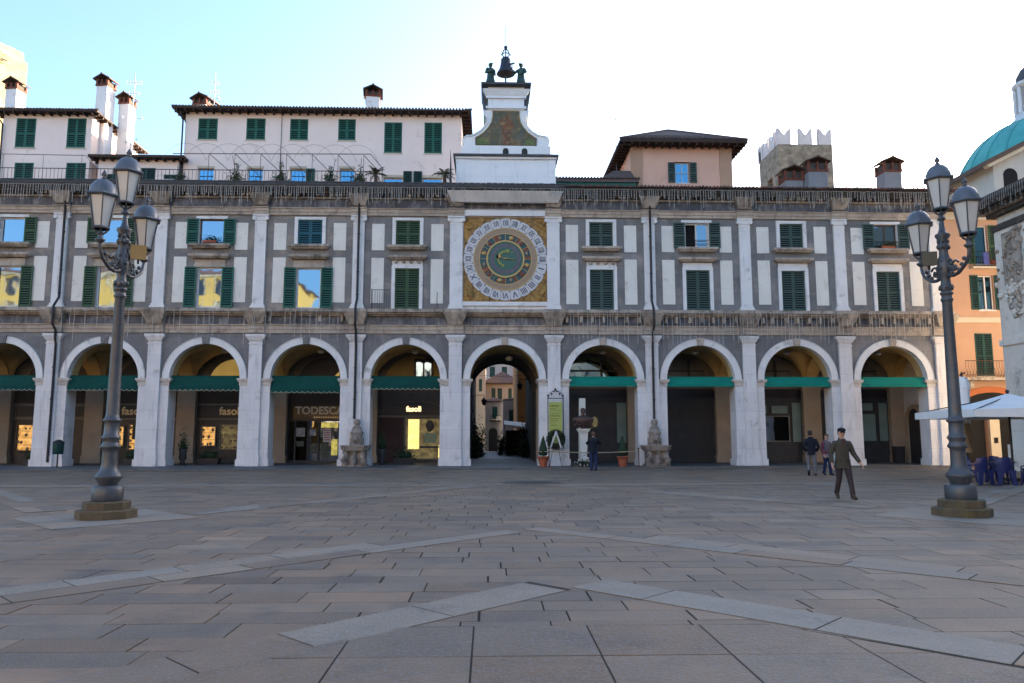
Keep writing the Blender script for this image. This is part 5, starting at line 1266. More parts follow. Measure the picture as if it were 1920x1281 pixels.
def hip_roof(t, x0, x1, y0, y1, z, ov, rise, mt, raf=True, tl=True, th=.10):
    a, b, c_, d = x0-ov, x1+ov, y0-ov, y1+ov; w_ = min(b-a, d-c_)/2; mx = (a+b)/2; my = (c_+d)/2
    if b-a > d-c_: r0, r1 = (a+w_, my), (b-w_, my)
    else: r0, r1 = (mx, c_+w_), (mx, d-w_)
    m = MB(); zt = z+th
    vs = [(a,c_,zt),(b,c_,zt),(b,d,zt),(a,d,zt),(r0[0],r0[1],zt+rise),(r1[0],r1[1],zt+rise)]
    if b-a > d-c_: fs = [(0,1,5,4),(1,2,5),(2,3,4,5),(3,0,4)]
    else: fs = [(0,1,4),(1,2,5,4),(2,3,5),(3,0,4,5)]
    m.add(vs, fs); m.add([(a,c_,z),(b,c_,z),(b,d,z),(a,d,z)], [(3,2,1,0)], 1)
    for p, q in (((a,c_),(b,c_)),((b,c_),(b,d)),((b,d),(a,d)),((a,d),(a,c_))): m.add([(p[0],p[1],z),(q[0],q[1],z),(q[0],q[1],zt),(p[0],p[1],zt)], [(0,1,2,3)], 1)
    if tl:
        x = a+.08
        sl = rise/w_
        while x < b:
            L_ = min(1.2, max(.05, min(x-a, b-x))); m.tube([(x,c_-.03,zt+.03+random.uniform(-.01,.01)),(x,c_-.03+L_,zt+.03+L_*sl)], .065, 6, 0); x += .19
        for e0, e1 in (((a,c_,zt+.03), vs[4]), ((b,c_,zt+.03), vs[5] if b-a > d-c_ else vs[4])): m.tube([e0, e1], .08, 6, 0)
    if raf:
        x = a+.2
        while x < b-.1: m.box(x, x+.1, c_+.04, y0-.001, z-.13, z-.002, 1); x += .52
        yq = c_+.3
        while yq < d-.1:
            m.box(x1+.001, b-.05, yq, yq+.1, z-.13, z-.002, 1); m.box(a+.05, x0-.001, yq, yq+.1, z-.13, z-.002, 1); yq += .52
    return m.build('roof', [mt, wood], t)
def win(t, x0, x1, z0, z1, y, kind, gm, sill=True, pm=None):
    m = MB(); m.box(x0-.06, x1+.06, y-.03, y+.05, z0-.08, z0-.001); 
    if kind != 'c': frame(m, x0, x1, z0, z1, y+.2, .06, .05)
    w_ = m.build('window', wframe if kind != 'c' else cream, t)
    mx = (x0+x1)/2
    if kind == 'c': leaf(w_, x0+.005, mx-.004, z0+.005, z1-.005, y+.03, gm); leaf(w_, mx+.004, x1-.005, z0+.005, z1-.005, y+.03, gm); 
    if kind == 'c':
        m = MB(); m.box(x0, x1, y+.2, y+.22, z0, z1); m.build('pane', near_black, w_)
    else:
        m = MB(); m.box(x0+.05, x1-.05, y+.17, y+.185, z0+.05, z1-.05); m.build('pane', pm or bluepane, w_)
        if 's' in kind: hw_ = (x1-x0)/2; leaf(w_, x0-hw_-.03, x0-.03, z0, z1, y-.03, gm); leaf(w_, x1+.03, x1+hw_+.03, z0, z1, y-.03, gm)
    return w_
# long pale pink house
t = thing('pink_house', 'long pale pink house with tiled eaves and small green shutters on the roof terrace', 'house', (-10, 45, 14.5))
ups = [(-17.81,-16.65,19.54,20.89),(-14.9,-13.75,19.56,20.93),(-12.25,-11.15,19.58,20.92),(-9.31,-8.25,19.6,20.95),(-6.49,-5.40,18.82,20.78),(-4.03,-2.95,18.82,20.8)]
los = [(-17.7,-16.75,15.0,17.7),(-14.73,-13.8,15.0,17.72),(-12.15,-11.2,15.0,17.75),(-9.15,-8.25,15.0,17.78),(-6.5,-5.3,15.6,17.25),(-4.1,-2.9,15.6,17.25)]
house_body(t, -18.6, -1.75, 45, 52, 14.56, 21.28, pinkw, [(a,b,c_,d) for a,b,c_,d in ups+los])
hip_roof(t, -18.6, -1.75, 45, 52, 21.28, .62, 1.15, tile)
for w_ in ups: win(t, *w_, 45, 'c', g1)
for k, w_ in enumerate(los):
    o_ = win(t, *w_, 45, 'o', g1)
    m = MB(); m.box(w_[0]-.05, w_[1]+.05, 44.96, 44.999, w_[3]+.01, w_[3]+.16); m.build('lintel', cream, o_)
    if k == 2: leaf(o_, w_[1]+.03, w_[1]+.55, w_[2], w_[3], 44.95, g1)
    if k in (4, 5): leaf(o_, (w_[1]+.03) if k == 4 else w_[0]-.55, (w_[1]+.55) if k == 4 else w_[0]-.03, w_[2], w_[3]+.4, 44.95, g5)
m = MB(); m.tube([(-18.75,44.5,21.2),(-18.7,44.85,20.7),(-18.7,44.85,15)], .05, 8); m.tube([(-12.75,44.93,21.2),(-12.75,44.93,15)], .018, 6); m.build('rain_pipe', lead, t)
# left house
t = thing('left_house', 'narrow pale house with two rows of green shutters, far left of the terrace', 'house', (-26.5, 45, 14.5))
W4 = [(-28.72,-27.55,18.9,20.75),(-25.67,-24.55,18.92,20.79),(-28.63,-27.5,15.0,17.95),(-25.56,-24.4,15.0,17.98)]
house_body(t, -29.5, -24.2, 45, 51, 14.56, 21.02, pinkw, W4)
hip_roof(t, -29.5, -24.2, 45, 51, 21.02, .5, .9, tile)
for w_ in W4: win(t, *w_, 45, 'c', g1)
m = MB(); m.tube([(-29.8,44.6,20.9),(-29.45,44.85,20.3),(-29.4,44.85,15)], .05, 8); m.build('rain_pipe', lead, t)
# low linking house
t = thing('low_house', 'low terrace house with deep dark eaves between the two pale houses', 'house', (-21, 44.6, 14.5))
W4 = [(-23.2,-22.0,15,17.2),(-21.2,-20.1,15,17.6),(-19.6,-18.8,15,17.2)]
house_body(t, -23.5, -18.75, 44.7, 50, 14.56, 18.1, pinkw, W4)
hip_roof(t, -23.5, -18.75, 44.7, 50, 18.1, .45, .7, slate, tl=False, th=.16)
for w_ in W4: win(t, *w_, 44.7, 'c', g5)
def chimney(x, y, z0, z1, w_, d, lb, bm=whitep, cap='pitched', hb=.42, rz=0):
    t = thing('chimney', lb, 'chimney', (x, y, z0), 'chimneys on the roofs'); T = Matrix.Translation((x, y, 0)) @ Matrix.Rotation(rz, 4, 'Z')
    m = MB(T); m.box(-w_/2, w_/2, -d/2, d/2, z0, z1-hb); m.build('shaft', bm, t)
    m = MB(T); k = .04
    for sx in (-1, 1):
        for sy in (-1, 1): m.box(sx*w_/2-.09 if sx > 0 else -w_/2-k, w_/2+k if sx > 0 else -w_/2+.09, (d/2-.09) if sy > 0 else -d/2-k, (d/2+k) if sy > 0 else -d/2+.09, z1-hb, z1-.1)
    m.box(-.05, .05, -d/2-k, -d/2+.08, z1-hb, z1-.1); m.box(-w_/2+.03, w_/2-.03, -d/2+.12, d/2-.12, z1-hb, z1-.12, 1); m.box(-w_/2-.06, w_/2+.06, -d/2-.06, d/2+.06, z1-hb-.1, z1-hb-.001)
    m.build('brick_vent', [brick, darkst], t)
    m = MB(T); o_ = .2; m.prism([(-w_/2-o_, z1-.12), (0, z1+.18), (w_/2+o_, z1-.12), (w_/2+o_, z1-.05), (0, z1+.26), (-w_/2-o_, z1-.05)], -d/2-.15, d/2+.15)
    m.tube([(0,-d/2-.16,z1+.24),(0,d/2+.16,z1+.24)], .06, 6); m.build('cap', tile, t)
chimney(-30.2, 47, 20.5, 23.9, .75, .8, 'white chimney at the far left beside the old tower', rz=R(-8))
chimney(-24.25, 46.4, 18, 23.9, .72, .8, 'tallest white chimney, between the left house and a lower chimney', rz=R(-8)); chimney(-23.35, 47.4, 18.4, 23.2, .68, .7, 'shorter white chimney behind the low terrace house', rz=R(-8))
chimney(-18.2, 47, 21.6, 22.9, .9, 1.3, 'squat chimney at the left end of the long pink house', rz=R(-14)); chimney(-7.55, 47, 21.7, 23.6, .85, 1.3, 'white chimney with little brick arches near the middle of the pink house', rz=R(8))
chimney(19.75, 44, 14.9, 18.1, 1.15, 1.0, 'grey chimney with brick top, right one of the pair before the crenellated tower', mat('grey_render', (.27,.26,.27), (.22,.21,.21), rough=.9), hb=.6)
chimney(18.55, 44.6, 14.9, 17.75, 1.1, 1.0, 'grey chimney with brick top, left one of the pair before the crenellated tower', bpy.data.materials['grey_render'], hb=.6)
chimney(24.45, 44.2, 14.9, 18.2, 1.05, 1.0, 'lone grey chimney with brick top near the right street lamp', bpy.data.materials['grey_render'], hb=.6)
chimney(27.9, 45.0, 14.9, 17.9, .6, .8, 'small brick and plaster chimney above the orange house on the right', cream, hb=.4)
def antenna(x, y, z0, z1, lb, arms, dish=None, mt=None):
    t = thing('tv_antenna', lb, 'antenna', (x, y, z0)); m = MB(); m.tube([(x,y,z0),(x,y,z1)], .022, 5); m.build('mast', mt or ant, t)
    m = MB()
    for (z_, L_, n, tilt) in arms:
        m.tube([(x-L_/2,y,z_-tilt),(x+L_/2,y,z_+tilt)], .014, 4)
        for k in range(n):
            u = -.5+k/(n-1); m.tube([(x+u*L_,y,z_+2*tilt*u-.14),(x+u*L_,y,z_+2*tilt*u+.14)], .01, 4); 
            m.tube([(x+u*L_,y-.2,z_+2*tilt*u),(x+u*L_,y+.2,z_+2*tilt*u)], .01, 4)
    m.build('elements', mt or ant, t)
    if dish: 
        m = MB(); m.lathe([(.01,0),(.2,.03),(.33,.12)], n=14); o_ = m.build('dish', mt or ant, t); o_.location = (dish[0], -.1, dish[1]); o_.rotation_euler = (R(75), 0, R(30))
ant = mat('grey_blue_aluminium', (.22,.27,.33), rough=.4, metal=.3)
antenna(-22.3, 46, 18.5, 24.2, 'tall aerial mast right of the two tall white chimneys', [(23.6,.9,6,0),(22.9,.6,4,0),(21.3,1.2,4,-.05),(19.8,.7,3,.1)]); antenna(-17.5, 46.5, 21.6, 24.6, 'blue-grey aerial with small dish above the left end of the pink house', [(23.9,.4,5,0),(23.3,.5,5,0),(22.8,.6,3,.1)], (.25,1.2))
antenna(8.7, 50, 17, 23.6, 'thin aerial with a long boom left of the salmon house', [(23.35,2.1,9,.25),(20.9,1.4,6,.2)])
# terrace railing, plants, pergola hoops
m = MB(); x = XL
m.tube([(XL,39.35,15.62),(-6.3,39.35,15.62)], .022, 5); m.tube([(XL,39.35,14.68),(-6.3,39.35,14.68)], .016, 5)
while x < -6.3: m.tube([(x,39.35,14.56),(x,39.35,15.62)], .0105 if int(x*5) % 12 else .02, 5, sm=False); x += .2
tag(m.build('terrace_railing', iron), 'thin iron railing along the edge of the roof terrace', 'railing')
t = thing('pergola', 'bare pergola of thin iron hoops on the roof terrace before the pink house', 'pergola', (-13, 43.6, 14.56)); m = MB()
m.tube([(-18.5,43.2,17.95),(-7.0,43.2,18.05),(-6.3,43.2,17.2),(-6.3,43.2,14.56)], .028, 6); m.build('top_rail', mat('rusty_pergola_iron', (.16,.12,.11), rough=.8), t)
m = MB()
for k in range(9):
    x = -17.8+k*1.25; m.tube([(x+1.3*math.cos(a_), 43.2, 17.1+1.5*math.sin(a_)) for a_ in [j*math.pi/10 for j in range(1,10)]], .008, 4)
m.build('hoops', bpy.data.materials['rusty_pergola_iron'], t); m = MB()
for k in range(7):
    x = -16.4+k*1.5; m.tube([(x,43.2,17.98),(x,43.2,14.56)], .016, 5); m.tube([(x,43.2,17.98),(x+.9,44.9,17.3)], .022, 5)
m.build('struts', bpy.data.materials['rusty_pergola_iron'], t)
t = thing('pergola', 'straight iron wire frame on the roof terrace before the left house', 'pergola', (-26, 43.6, 14.56)); m = MB(); m.tube([(-29.5,43.4,17.9),(-23.6,43.4,17.85),(-22.8,43.2,17.0)], .022, 6)
for x in (-28.3,-26,-23.8): m.tube([(x,43.4,17.9),(x,43.4,14.56)], .012, 5)
m.build('top_rail', bpy.data.materials['rusty_pergola_iron'], t)
leafo = mat('olive_leaves', (.06,.075,.03), rough=.8, ns=8)
def bush(x, y, z, r_, lb, stalk=0):
    t = thing('terrace_plant', lb, 'potted plant', (x, y, z), 'potted shrubs on the roof terrace'); m = MB(); m.lathe([(.14,z),(.2,z+.34),(.22,z+.36)], x, y, 12); m.build('pot', terra, t)
    m = MB(); cz_ = z+.45+r_*.7; m.leaves(lambda: (x+random.gauss(0,r_*.48), y+random.gauss(0,r_*.45), cz_+random.gauss(0,r_*.45)), 520, .055, 0, 3)
    if stalk: m.leaves(lambda: (x+random.gauss(0,.07)+.05, y+random.gauss(0,.07), cz_+random.uniform(0,stalk)), 130, .05, 0, 3)
    m.build('foliage', [leafd, leafl, leafo], t)
    m = MB()
    for k in range(4): m.tube([(x,y,z+.3),(x+random.gauss(0,.12),y,cz_),(x+random.gauss(0,.2),y,cz_+r_+ (stalk if k == 0 else 0))], .014, 4)
    m.build('stem', stemm, t)
bush(-13.65, 39.9, 14.56, .42, 'round potted shrub, leftmost on the terrace edge', .9); bush(-11.3, 39.9, 14.56, .42, 'potted shrub with a climbing shoot, second from the left on the terrace', 1.0)
bush(-8.65, 39.9, 14.56, .40, 'sparse potted shrub before the third blue door of the terrace', .8); bush(-7.05, 39.9, 14.56, .38, 'potted shrub close to the left palm on the terrace', .9)
bush(-16.6, 39.9, 14.56, .30, 'withered plant beside the boxes on the terrace', .5)
def palm(x, y, z, lb):
    t = thing('potted_palm', lb, 'palm', (x, y, z)); m = MB(); m.lathe([(.15,z),(.24,z+.4),(.26,z+.42)], x, y, 14); m.build('pot', whitep, t)
    m = MB(); m.tube([(x,y,z+.35),(x+.03,y,z+.75),(x,y,z+1.1)], [.09,.1,.08], 8); m.build('trunk', stemm, t); m = MB()
    for k in range(17):
        a_ = k*2.4; L_ = random.uniform(.55,.75); el = random.uniform(.1,1.0); pts = [Vector((x,y,z+1.1))]
        for j in range(1, 7):
            u = j/6; pts.append(Vector((x+math.cos(a_)*L_*u*math.cos(el*(1-u*.3)), y+math.sin(a_)*L_*u*math.cos(el), z+1.1+L_*(math.sin(el)*u-.55*u*u*(1.2-el*.6)))))
        m.tube(pts, .012, 4)
        for j in range(1, 7):
            for q in (0, .5):
                p = pts[j-1].lerp(pts[j], q); d_ = (pts[j]-pts[j-1]).normalized(); s_ = d_.cross(Vector((0,0,1))).normalized(); w_ = .17*(1-abs(j/6-.45))
                for sg in (-1, 1): m.add([p, p+d_*.05, p+s_*sg*w_+d_*.12-Vector((0,0,.04))], [(0,1,2)])
    m.build('fronds', leafo, t)
palm(-6.18, 39.9, 14.56, 'potted palm standing where the terrace railing ends'); palm(-2.45, 39.7, 14.5, 'potted palm beside the white bell turret')
for k, (x, w_, lb) in enumerate(((-17.2, .55, 'white box unit on the roof terrace under the low house'), (-16.3+.0, .0, ''))):
    if w_: m = MB(); m.box(x-.3, x+.3, 39.8, 40.2, 14.56, 15.25); m.box(x-.26, x+.0, 39.78, 39.799, 14.65, 15.15); tag(m.build('air_conditioner', whitep), lb, 'air conditioner')
m = MB(); m.prism([(-2.16,14.5),(-2.0,14.5),(-2.06,16.3),(-2.1,16.9)], 39.2, 39.3); tag(m.build('closed_sunshade', lead), 'slim dark folded sunshade beside the bell turret', 'sunshade')
# salmon house with hip roof
t = thing('salmon_house', 'salmon orange house with a wide dark hip roof behind the palace roof', 'house', (12.3, 47, 14.5))
house_body(t, 9.15, 15.66, 47, 54, 14.0, 20.2, orangep, [(11.95,12.95,17.78,19.2)])
m = MB(); m.box(9.10, 9.85, 46.93, 46.999, 14, 20.19); m.build('corner_strip', orangep2, t)
m = MB(); m.box(14.9, 15.7, 46.93, 46.999, 14, 20.19); m.build('corner_strip', orangep2, t)
hip_roof(t, 9.15, 15.66, 47, 54, 20.2, .85, 2.3, tile, th=.2)
m = MB(); m.box(12.0, 12.9, 49.5, 50.3, 21.2, 21.75); m.build('chimney', darkst, t)
w_ = win(t, 12.0, 12.9, 17.8, 19.15, 47, 'os', g2); m = MB(); m.box(12.43, 12.47, 47.13, 47.165, 17.85, 19.1); m.box(12.05,12.85,47.13,47.165,18.45,18.49); m.build('glazing_bar', wframe, w_)
t = thing('green_pavilion', 'low dark green rooftop lean-to between the bell turret and the salmon house', 'pavilion', (6.4, 44, 14.5))
m = MB(); m.box(3.75, 8.85, 44, 47, 14.5, 16.75); m.build('wall', g1, t); m = MB(); m.box(3.7, 9.0, 43.9, 47.1, 16.752, 16.95); m.add([(3.6,43.8,16.96),(9.1,43.8,16.96),(9.1,47,17.6),(3.6,47,17.6)], [(0,1,2,3)], 1); m.add([(6.5,44.9,17.1),(9.1,44.9,17.1),(9.1,47.1,18.6),(8.0,47.1,18.6)], [(0,1,2,3)], 1)
x = 3.65
while x < 9.1: m.tube([(x,43.78,16.98),(x,45.2,17.27)], .06, 5, 1); x += .19
m.build('roof', [mat('dusty_fascia', (.16,.12,.12)), tile], t)
# crenellated tower
rub = mat('rubble_stone', (.34,.30,.24), (.19,.165,.135), rough=.95, ns=1.6, bump=.6, bs=4, blocks=(.55,.3,.03,.75,.65), stain=((.08,.07,.055),.4,1.5))
merl = mat('white_merlon_render', (.55,.53,.54), (.45,.43,.45), rough=.9, ns=1)
t = thing('crenellated_tower', 'square rubble stone tower with white swallowtail merlons', 'tower', (33, 77, 0))
m = MB(); m.wall(30.0, 35.7, 0, 31.7, 75, 75.8, [(33.9, 34.7, 24, 28.6)], 0); m.box(30.0, 30.8, 75.801, 80.5, 0, 24.5); m.box(30,30.8,75.801,76.9,24.5,31.7); m.box(30,30.8,78.3,80.5,24.5,31.7); m.box(30,30.8,76.9,78.3,28.8,31.7); m.box(34.9, 35.7, 75.801, 80.5, 0, 31.7); m.box(30.8, 34.9, 80, 80.5, 0, 31.7); m.box(30.8,34.9,75.8,80,30.5,31.0)
m.build('wall', rub, t)
def merlon(T, x):
    m = MB(T); m.prism([(x-.68,0),(x+.68,0),(x+.68,1.8),(x+.55,1.72),(x+.38,1.5),(x+.2,1.2),(x,1.05),(x-.2,1.2),(x-.38,1.5),(x-.55,1.72),(x-.68,1.8)], 0, .5); m.build('merlon', merl, t)
for x in (.68, 2.95, 5.0): merlon(Matrix.Translation((30.0, 75, 31.702)), x)
for x in (1.0, 2.6, 4.4): merlon(Matrix.Translation((30.0, 81.2, 31.702)) @ Matrix.Rotation(R(-90), 4, 'Z'), x+.0)
for x in (.68, 2.95, 5.0): merlon(Matrix.Translation((30.0, 80, 31.702)), x)
m = MB(); m.box(31.65, 32.2, 77, 77.6, 31.0, 33.4); m.build('chimney', brick, t)
# old tower at the far left
t = thing('old_stone_tower', 'weathered tower of pale stone with plants on its top, cut by the left edge', 'tower', (-42, 60, 0))
rub2 = mat('warm_rubble', (.62,.47,.24), (.42,.32,.17), rough=.95, ns=1.2, bump=.6, bs=3, blocks=(.9,.5,.03,.75,.75), stain=((.2,.15,.08),.2,1.2))
T = Matrix.Translation((-42.4, 61, 0)) @ Matrix.Rotation(R(-30), 4, 'Z')
m = MB(T); m.prism([(-3.2,0),(3.0,0),(2.95,28),(2.5,28.6),(2.45,32.8),(1.9,33.1),(1.7,33.9),(.6,34.0),(.4,34.6),(-3.2,34.7)], -2.5, 2.5); m.build('masonry', rub2, t)
m = MB(); m.leaves(lambda: (-40.6+random.gauss(.2,.3), 60.4+random.gauss(.2,.3), 32.2+random.gauss(0,.35)), 260, .14, 0, 2); m.build('top_plants', [leafl, leafo], t)
# cathedral dome and the church in front of it
t = thing('cathedral_dome', 'large turquoise copper dome with a white lantern, rising behind the right roofs', 'dome', (84, 112, 0))
cop = mat('verdigris_copper', (.085,.36,.33), (.06,.27,.26), rough=.7, ns=.35, streak=((.16,.45,.40),.3))
X, Y_ = 86.4, 112; m = MB(); pr = [(12.0*math.cos(a_), 38.8+12.2*math.sin(a_)) for a_ in [k*math.pi/2/20 for k in range(18)]]; m.lathe([(12.0,30)]+pr+[(2.6,50.8),(0.1,51)], X, Y_, 48)
for k in range(24):
    a_ = k*math.pi/12; m.tube([(X+p[0]*math.cos(a_)*1.004, Y_+p[0]*math.sin(a_)*1.004, p[1]) for p in pr], .12, 5)
m.build('copper_shell', cop, t); m = MB(); m.lathe([(13,0),(13,33),(12.6,33.5),(12.6,36.5),(13,37),(12.2,37.5)], X, Y_, 32); m.build('drum', cream, t)
m = MB(); m.lathe([(3.4,50.6),(3.4,51.2),(2.9,51.4),(2.9,52.0)], X, Y_, 24); m.lathe([(2.1,52),(2.1,56.3),(3.0,56.5),(3.1,57.0),(2.6,57.2)], X, Y_, 24)
for k in range(12):
    a_ = k*math.pi/6+.1; m.lathe([(.32,52),(.30,56.3)], X+2.75*math.cos(a_), Y_+2.75*math.sin(a_), 8)
m.build('lantern', mat('white_lantern_stone', (.66,.65,.66)), t); m = MB(); m.lathe([(2.6,57.2),(2.4,58.4),(1.8,59.5),(1.0,60.2),(.1,60.5)], X, Y_, 24); m.ball((X,Y_,61), .5); m.tube([(X,Y_,61),(X,Y_,66)], .12, 6); m.tube([(X-1.2,Y_,64.3),(X+1.2,Y_,64.3)], .12, 6); m.build('lantern_cap', slate, t)
t = thing('church', 'pale grey church transept with a dark sloping eave and round-headed openings below the dome', 'church', (70, 90, 0))
stc = mat('pale_church_render', (.44,.42,.39), (.38,.36,.34), rough=.9, ns=.5); m = MB(); e0 = Vector((62.0, 35.2)); e1 = Vector((75.0, 41.6))
gab = [(63.2,0),(87,0),(87,35.8),(75,41.4),(63.2,35.7)]
m.prism(gab, 90, 104); m.build('wall', stc, t)
m = MB(); m.prism([(61.6,34.9),(75,41.7),(88.5,34.9),(88.5,35.5),(75,42.4),(61.6,35.5)], 89.0, 104.5); m.build('roof', tile, t)
m = MB(); m.prism([(62.2,34.75),(75,41.15),(75,41.65),(61.8,35.05)], 89.2, 90.0); m.build('eave_moulding', cream, t)
for (x_, z_, r_, fl) in ((65.3,34.0,.9,0),(68.4,34.2,1.0,1),(72.0,36.0,1.2,1)):
    m = MB(); m.prism([(x_-r_,z_-4),(x_+r_,z_-4)]+[(x_+r_*math.cos(k*math.pi/10), z_+r_*math.sin(k*math.pi/10)) for k in range(11)], 89.93, 89.99); m.build('arched_opening', near_black if not fl else cream, t)
# orange house on the right and its neighbour
t = thing('orange_house', 'orange house with green shutters and an iron balcony at the right corner of the square', 'house', (28, 42, 0))
HL = [(28.02,28.82,11.4,13.7),(28.05,28.95,8.75,10.75),(27.6,28.62,4.96,7.39),(26.2,28.0,.1,3.3),(28.6,30.6,.1,3.3)]
house_body(t, 24.46, 34, 42, 52, 0, 14.5, orangep2, HL)
m = MB(); m.box(24.5, 34, 41.93, 41.999, 8.0, 8.3); m.build('string_course', cream, t); m = MB(); m.box(24.5, 34, 41.85, 41.999, 14.0, 14.45); m.build('string_course', cream, t)
m = MB(); m.add([(24.2,41.3,14.5),(34.6,41.3,14.5),(34.6,46.5,16.6),(24.2,46.5,16.6)], [(0,1,2,3)]); m.add([(24.2,41.3,14.48),(34.6,41.3,14.48),(34.6,52,14.48),(24.2,52,14.48)], [(3,2,1,0)], 1)
x = 24.25
while x < 34.5: m.tube([(x,41.26,14.53),(x,46.5,16.65)], .085, 6, 0); x += .24
m.build('roof', [redtile, wood], t)
win(t, *HL[0], 42, 'os', g3); w_ = win(t, *HL[1], 42, 'os', g5); m = MB(); m.box(28.46, 28.54, 42.1, 42.165, 8.8, 10.7); m.build('glazing_bar', wframe, w_); win(t, *HL[2], 42, 'c', g5)
m = MB(); m.box(26.5, 30.9, 41.2, 41.998, 4.66, 4.82); m.box(26.8, 27.0, 41.4, 41.998, 4.3, 4.658); m.box(29.9, 30.1, 41.4, 41.998, 4.3, 4.658); bal = m.build('balcony', dirty, t)
m = MB(); m.tube([(26.5,41.25,5.75),(30.9,41.25,5.75)], .022, 5); m.tube([(26.5,41.25,4.95),(30.9,41.25,4.95)], .018, 5); x = 26.5
while x < 30.9: m.tube([(x,41.25,4.82),(x+.05,41.18,5.1),(x,41.25,5.4),(x,41.25,5.75)], .011, 4); m.tube([(x+.06,41.25,5.2),(x+.12,41.25,5.1),(x+.06,41.25,5.0)], .009, 4); x += .16
m.build('balcony_railing', mat('rusty_rail', (.09,.055,.04)), bal)
m = MB(); m.box(27.6, 29.3, 41.6, 41.999, 11.1, 11.2); b2 = m.build('balcony', cream, t); m = MB()
for z_ in (11.25, 11.7, 12.05): m.tube([(27.65,41.62,z_),(29.25,41.62,z_)], .018, 5)
x = 27.65
while x < 29.3: m.tube([(x,41.62,11.2),(x,41.62,12.05)], .010, 4); x += .13
m.build('balcony_railing', iron, b2); m = MB(); m.box(28.2, 28.5, 41.55, 41.60, 11.3, 12.0); tag(m.build('hanging_cloth', mat('blue_cloth', (.07,.08,.25))), 'blue cloth hung over the small balcony of the orange house', 'cloth'); m = MB(); m.leaves(lambda: (28.8+random.gauss(0,.2), 41.6, 11.35+abs(random.gauss(0,.12))), 80, .05); tag(m.build('balcony_flowers', mat('red_flowers', (.25,.04,.03))), 'red flowers on the small balcony of the orange house', 'flowers')
m = MB(); m.prism([(28.3+2.2*math.cos(k*math.pi/16), 3.0+1.35*math.sin(k*math.pi/16)) for k in range(17)], 41.9, 41.99, 0); m.prism([(28.3+1.9*math.cos(k*math.pi/16), 3.0+1.02*math.sin(k*math.pi/16)) for k in range(17)], 41.88, 41.899, 1); m.build('portal_arch', [mat('red_orange_band', (.42,.13,.05)), near_black], t)
m = MB(); m.box(26.2, 28.0, 42.28, 42.29, .1, 3.3); m.box(28.6, 30.6, 42.28, 42.29, .1, 3.3); m.build('doorway', near_black, t); m = MB(); m.box(28.02, 28.58, 41.85, 41.998, .1, 3.2); m.box(28.2, 28.4, 41.8, 41.849, 1.2, 1.5, 1); m.build('door_pillar', [cream, near_black], t)
# stone palace on the right, running towards the viewer
t = thing('stone_palace', 'pale stone palace with heavy dark cornice and carved trophies along the right edge', 'palace', (24.4, 30, 0))
pst = mat('pale_palace_limestone', (.76,.70,.62), (.62,.56,.50), rough=.8, ns=.6, bump=.3, blocks=(1.8,.9,.006,.7,.93), stain=((.2,.16,.13),.18,1.1), streak=((.22,.19,.17),.3))
m = MB(); m.box(24.4, 40, -14, 34.8, 0, 12.0); m.build('wall', pst, t)
m = MB(); m.box(24.2, 40.1, -14, 34.95, 11.3, 11.6, 1)
for k, (pr_, z0, z1) in enumerate(((.3,12.002,12.2),(.55,12.202,12.4),(.85,12.402,12.62),(1.0,12.622,12.85))): m.box(24.4-pr_, 40.4, -14-pr_, 34.8+pr_, z0, z1, 1 if k != 1 else 0)
yq = 34.8
while yq > 10: m.box(23.7, 23.845, yq, yq+.16, 12.22, 12.4, 1); yq -= .35
m.build('cornice', [dirty, darkst], t)
m = MB(); m.box(24.28, 24.399, 32.6, 34.9, 0, 11.3); m.box(24.2, 24.399, 32.5, 35.0, 0, 1.2); m.box(24.18, 24.399, 32.5, 35.0, 5.8, 6.1); m.build('pilaster', pst, t)
m = MB(); m.box(24.3, 24.399, 28.5, 32.2, 7.2, 10.4); frame_ = [(28.3,28.5,7.0,10.6),(32.2,32.4,7.0,10.6)]
for a_, b_, c_, d in frame_: m.box(24.2, 24.399, a_, b_, c_, d)
m.box(24.15, 24.399, 28.2, 32.5, 10.6, 10.8); m.box(24.1, 24.399, 28.2, 32.5, 6.85, 7.0); m.build('marble_panel', panelw, t)
m = MB(); rr = random.Random(5); m.box(24.26, 24.285, 33.1, 34.4, 8.6, 11.1); m.box(24.26, 24.285, 33.5, 34.0, 7.0, 8.6)
for k in range(110):
    z_ = rr.uniform(7.0, 11.2); s_ = rr.uniform(.06, .15); yy_ = 33.75+rr.gauss(0, .42)*(1 if z_ > 8.6 else .35+.65*(z_-7)/1.6); m.ball((24.25, yy_, z_), .10, s_, s_*rr.uniform(.6,1.5), 7, 5, 0 if z_ > 8.9 or rr.random() < .3 else 1, .25)
m.build('carved_trophy', [dirty, pst], t)
icm = MB(); rr = random.Random(8); yq = 35.7
while yq > 12:
    L_ = rr.uniform(.3,.8); icm.tube([(23.36, yq, 12.8), (23.36, yq+.02, 12.8-L_)], .0085, 3, sm=False); q = .1
    while q < L_: icm.ball((23.36, yq, 12.8-q), .016, .016, .022, 4, 3); q += .13
    yq -= .15
tag(icm.build('icicle_lights', icem), 'icicle lights hanging from the cornice of the stone palace on the right', 'string lights')
# added unseen block beyond the stone palace, put there to shade the square
t = thing('added_shade_block', 'unseen tall plain block added behind the stone palace to shade the square', 'building', (60, 10, 0)); m = MB(); m.box(44, 70, -40, 44, 0, 25); m.build('wall', cream, t)

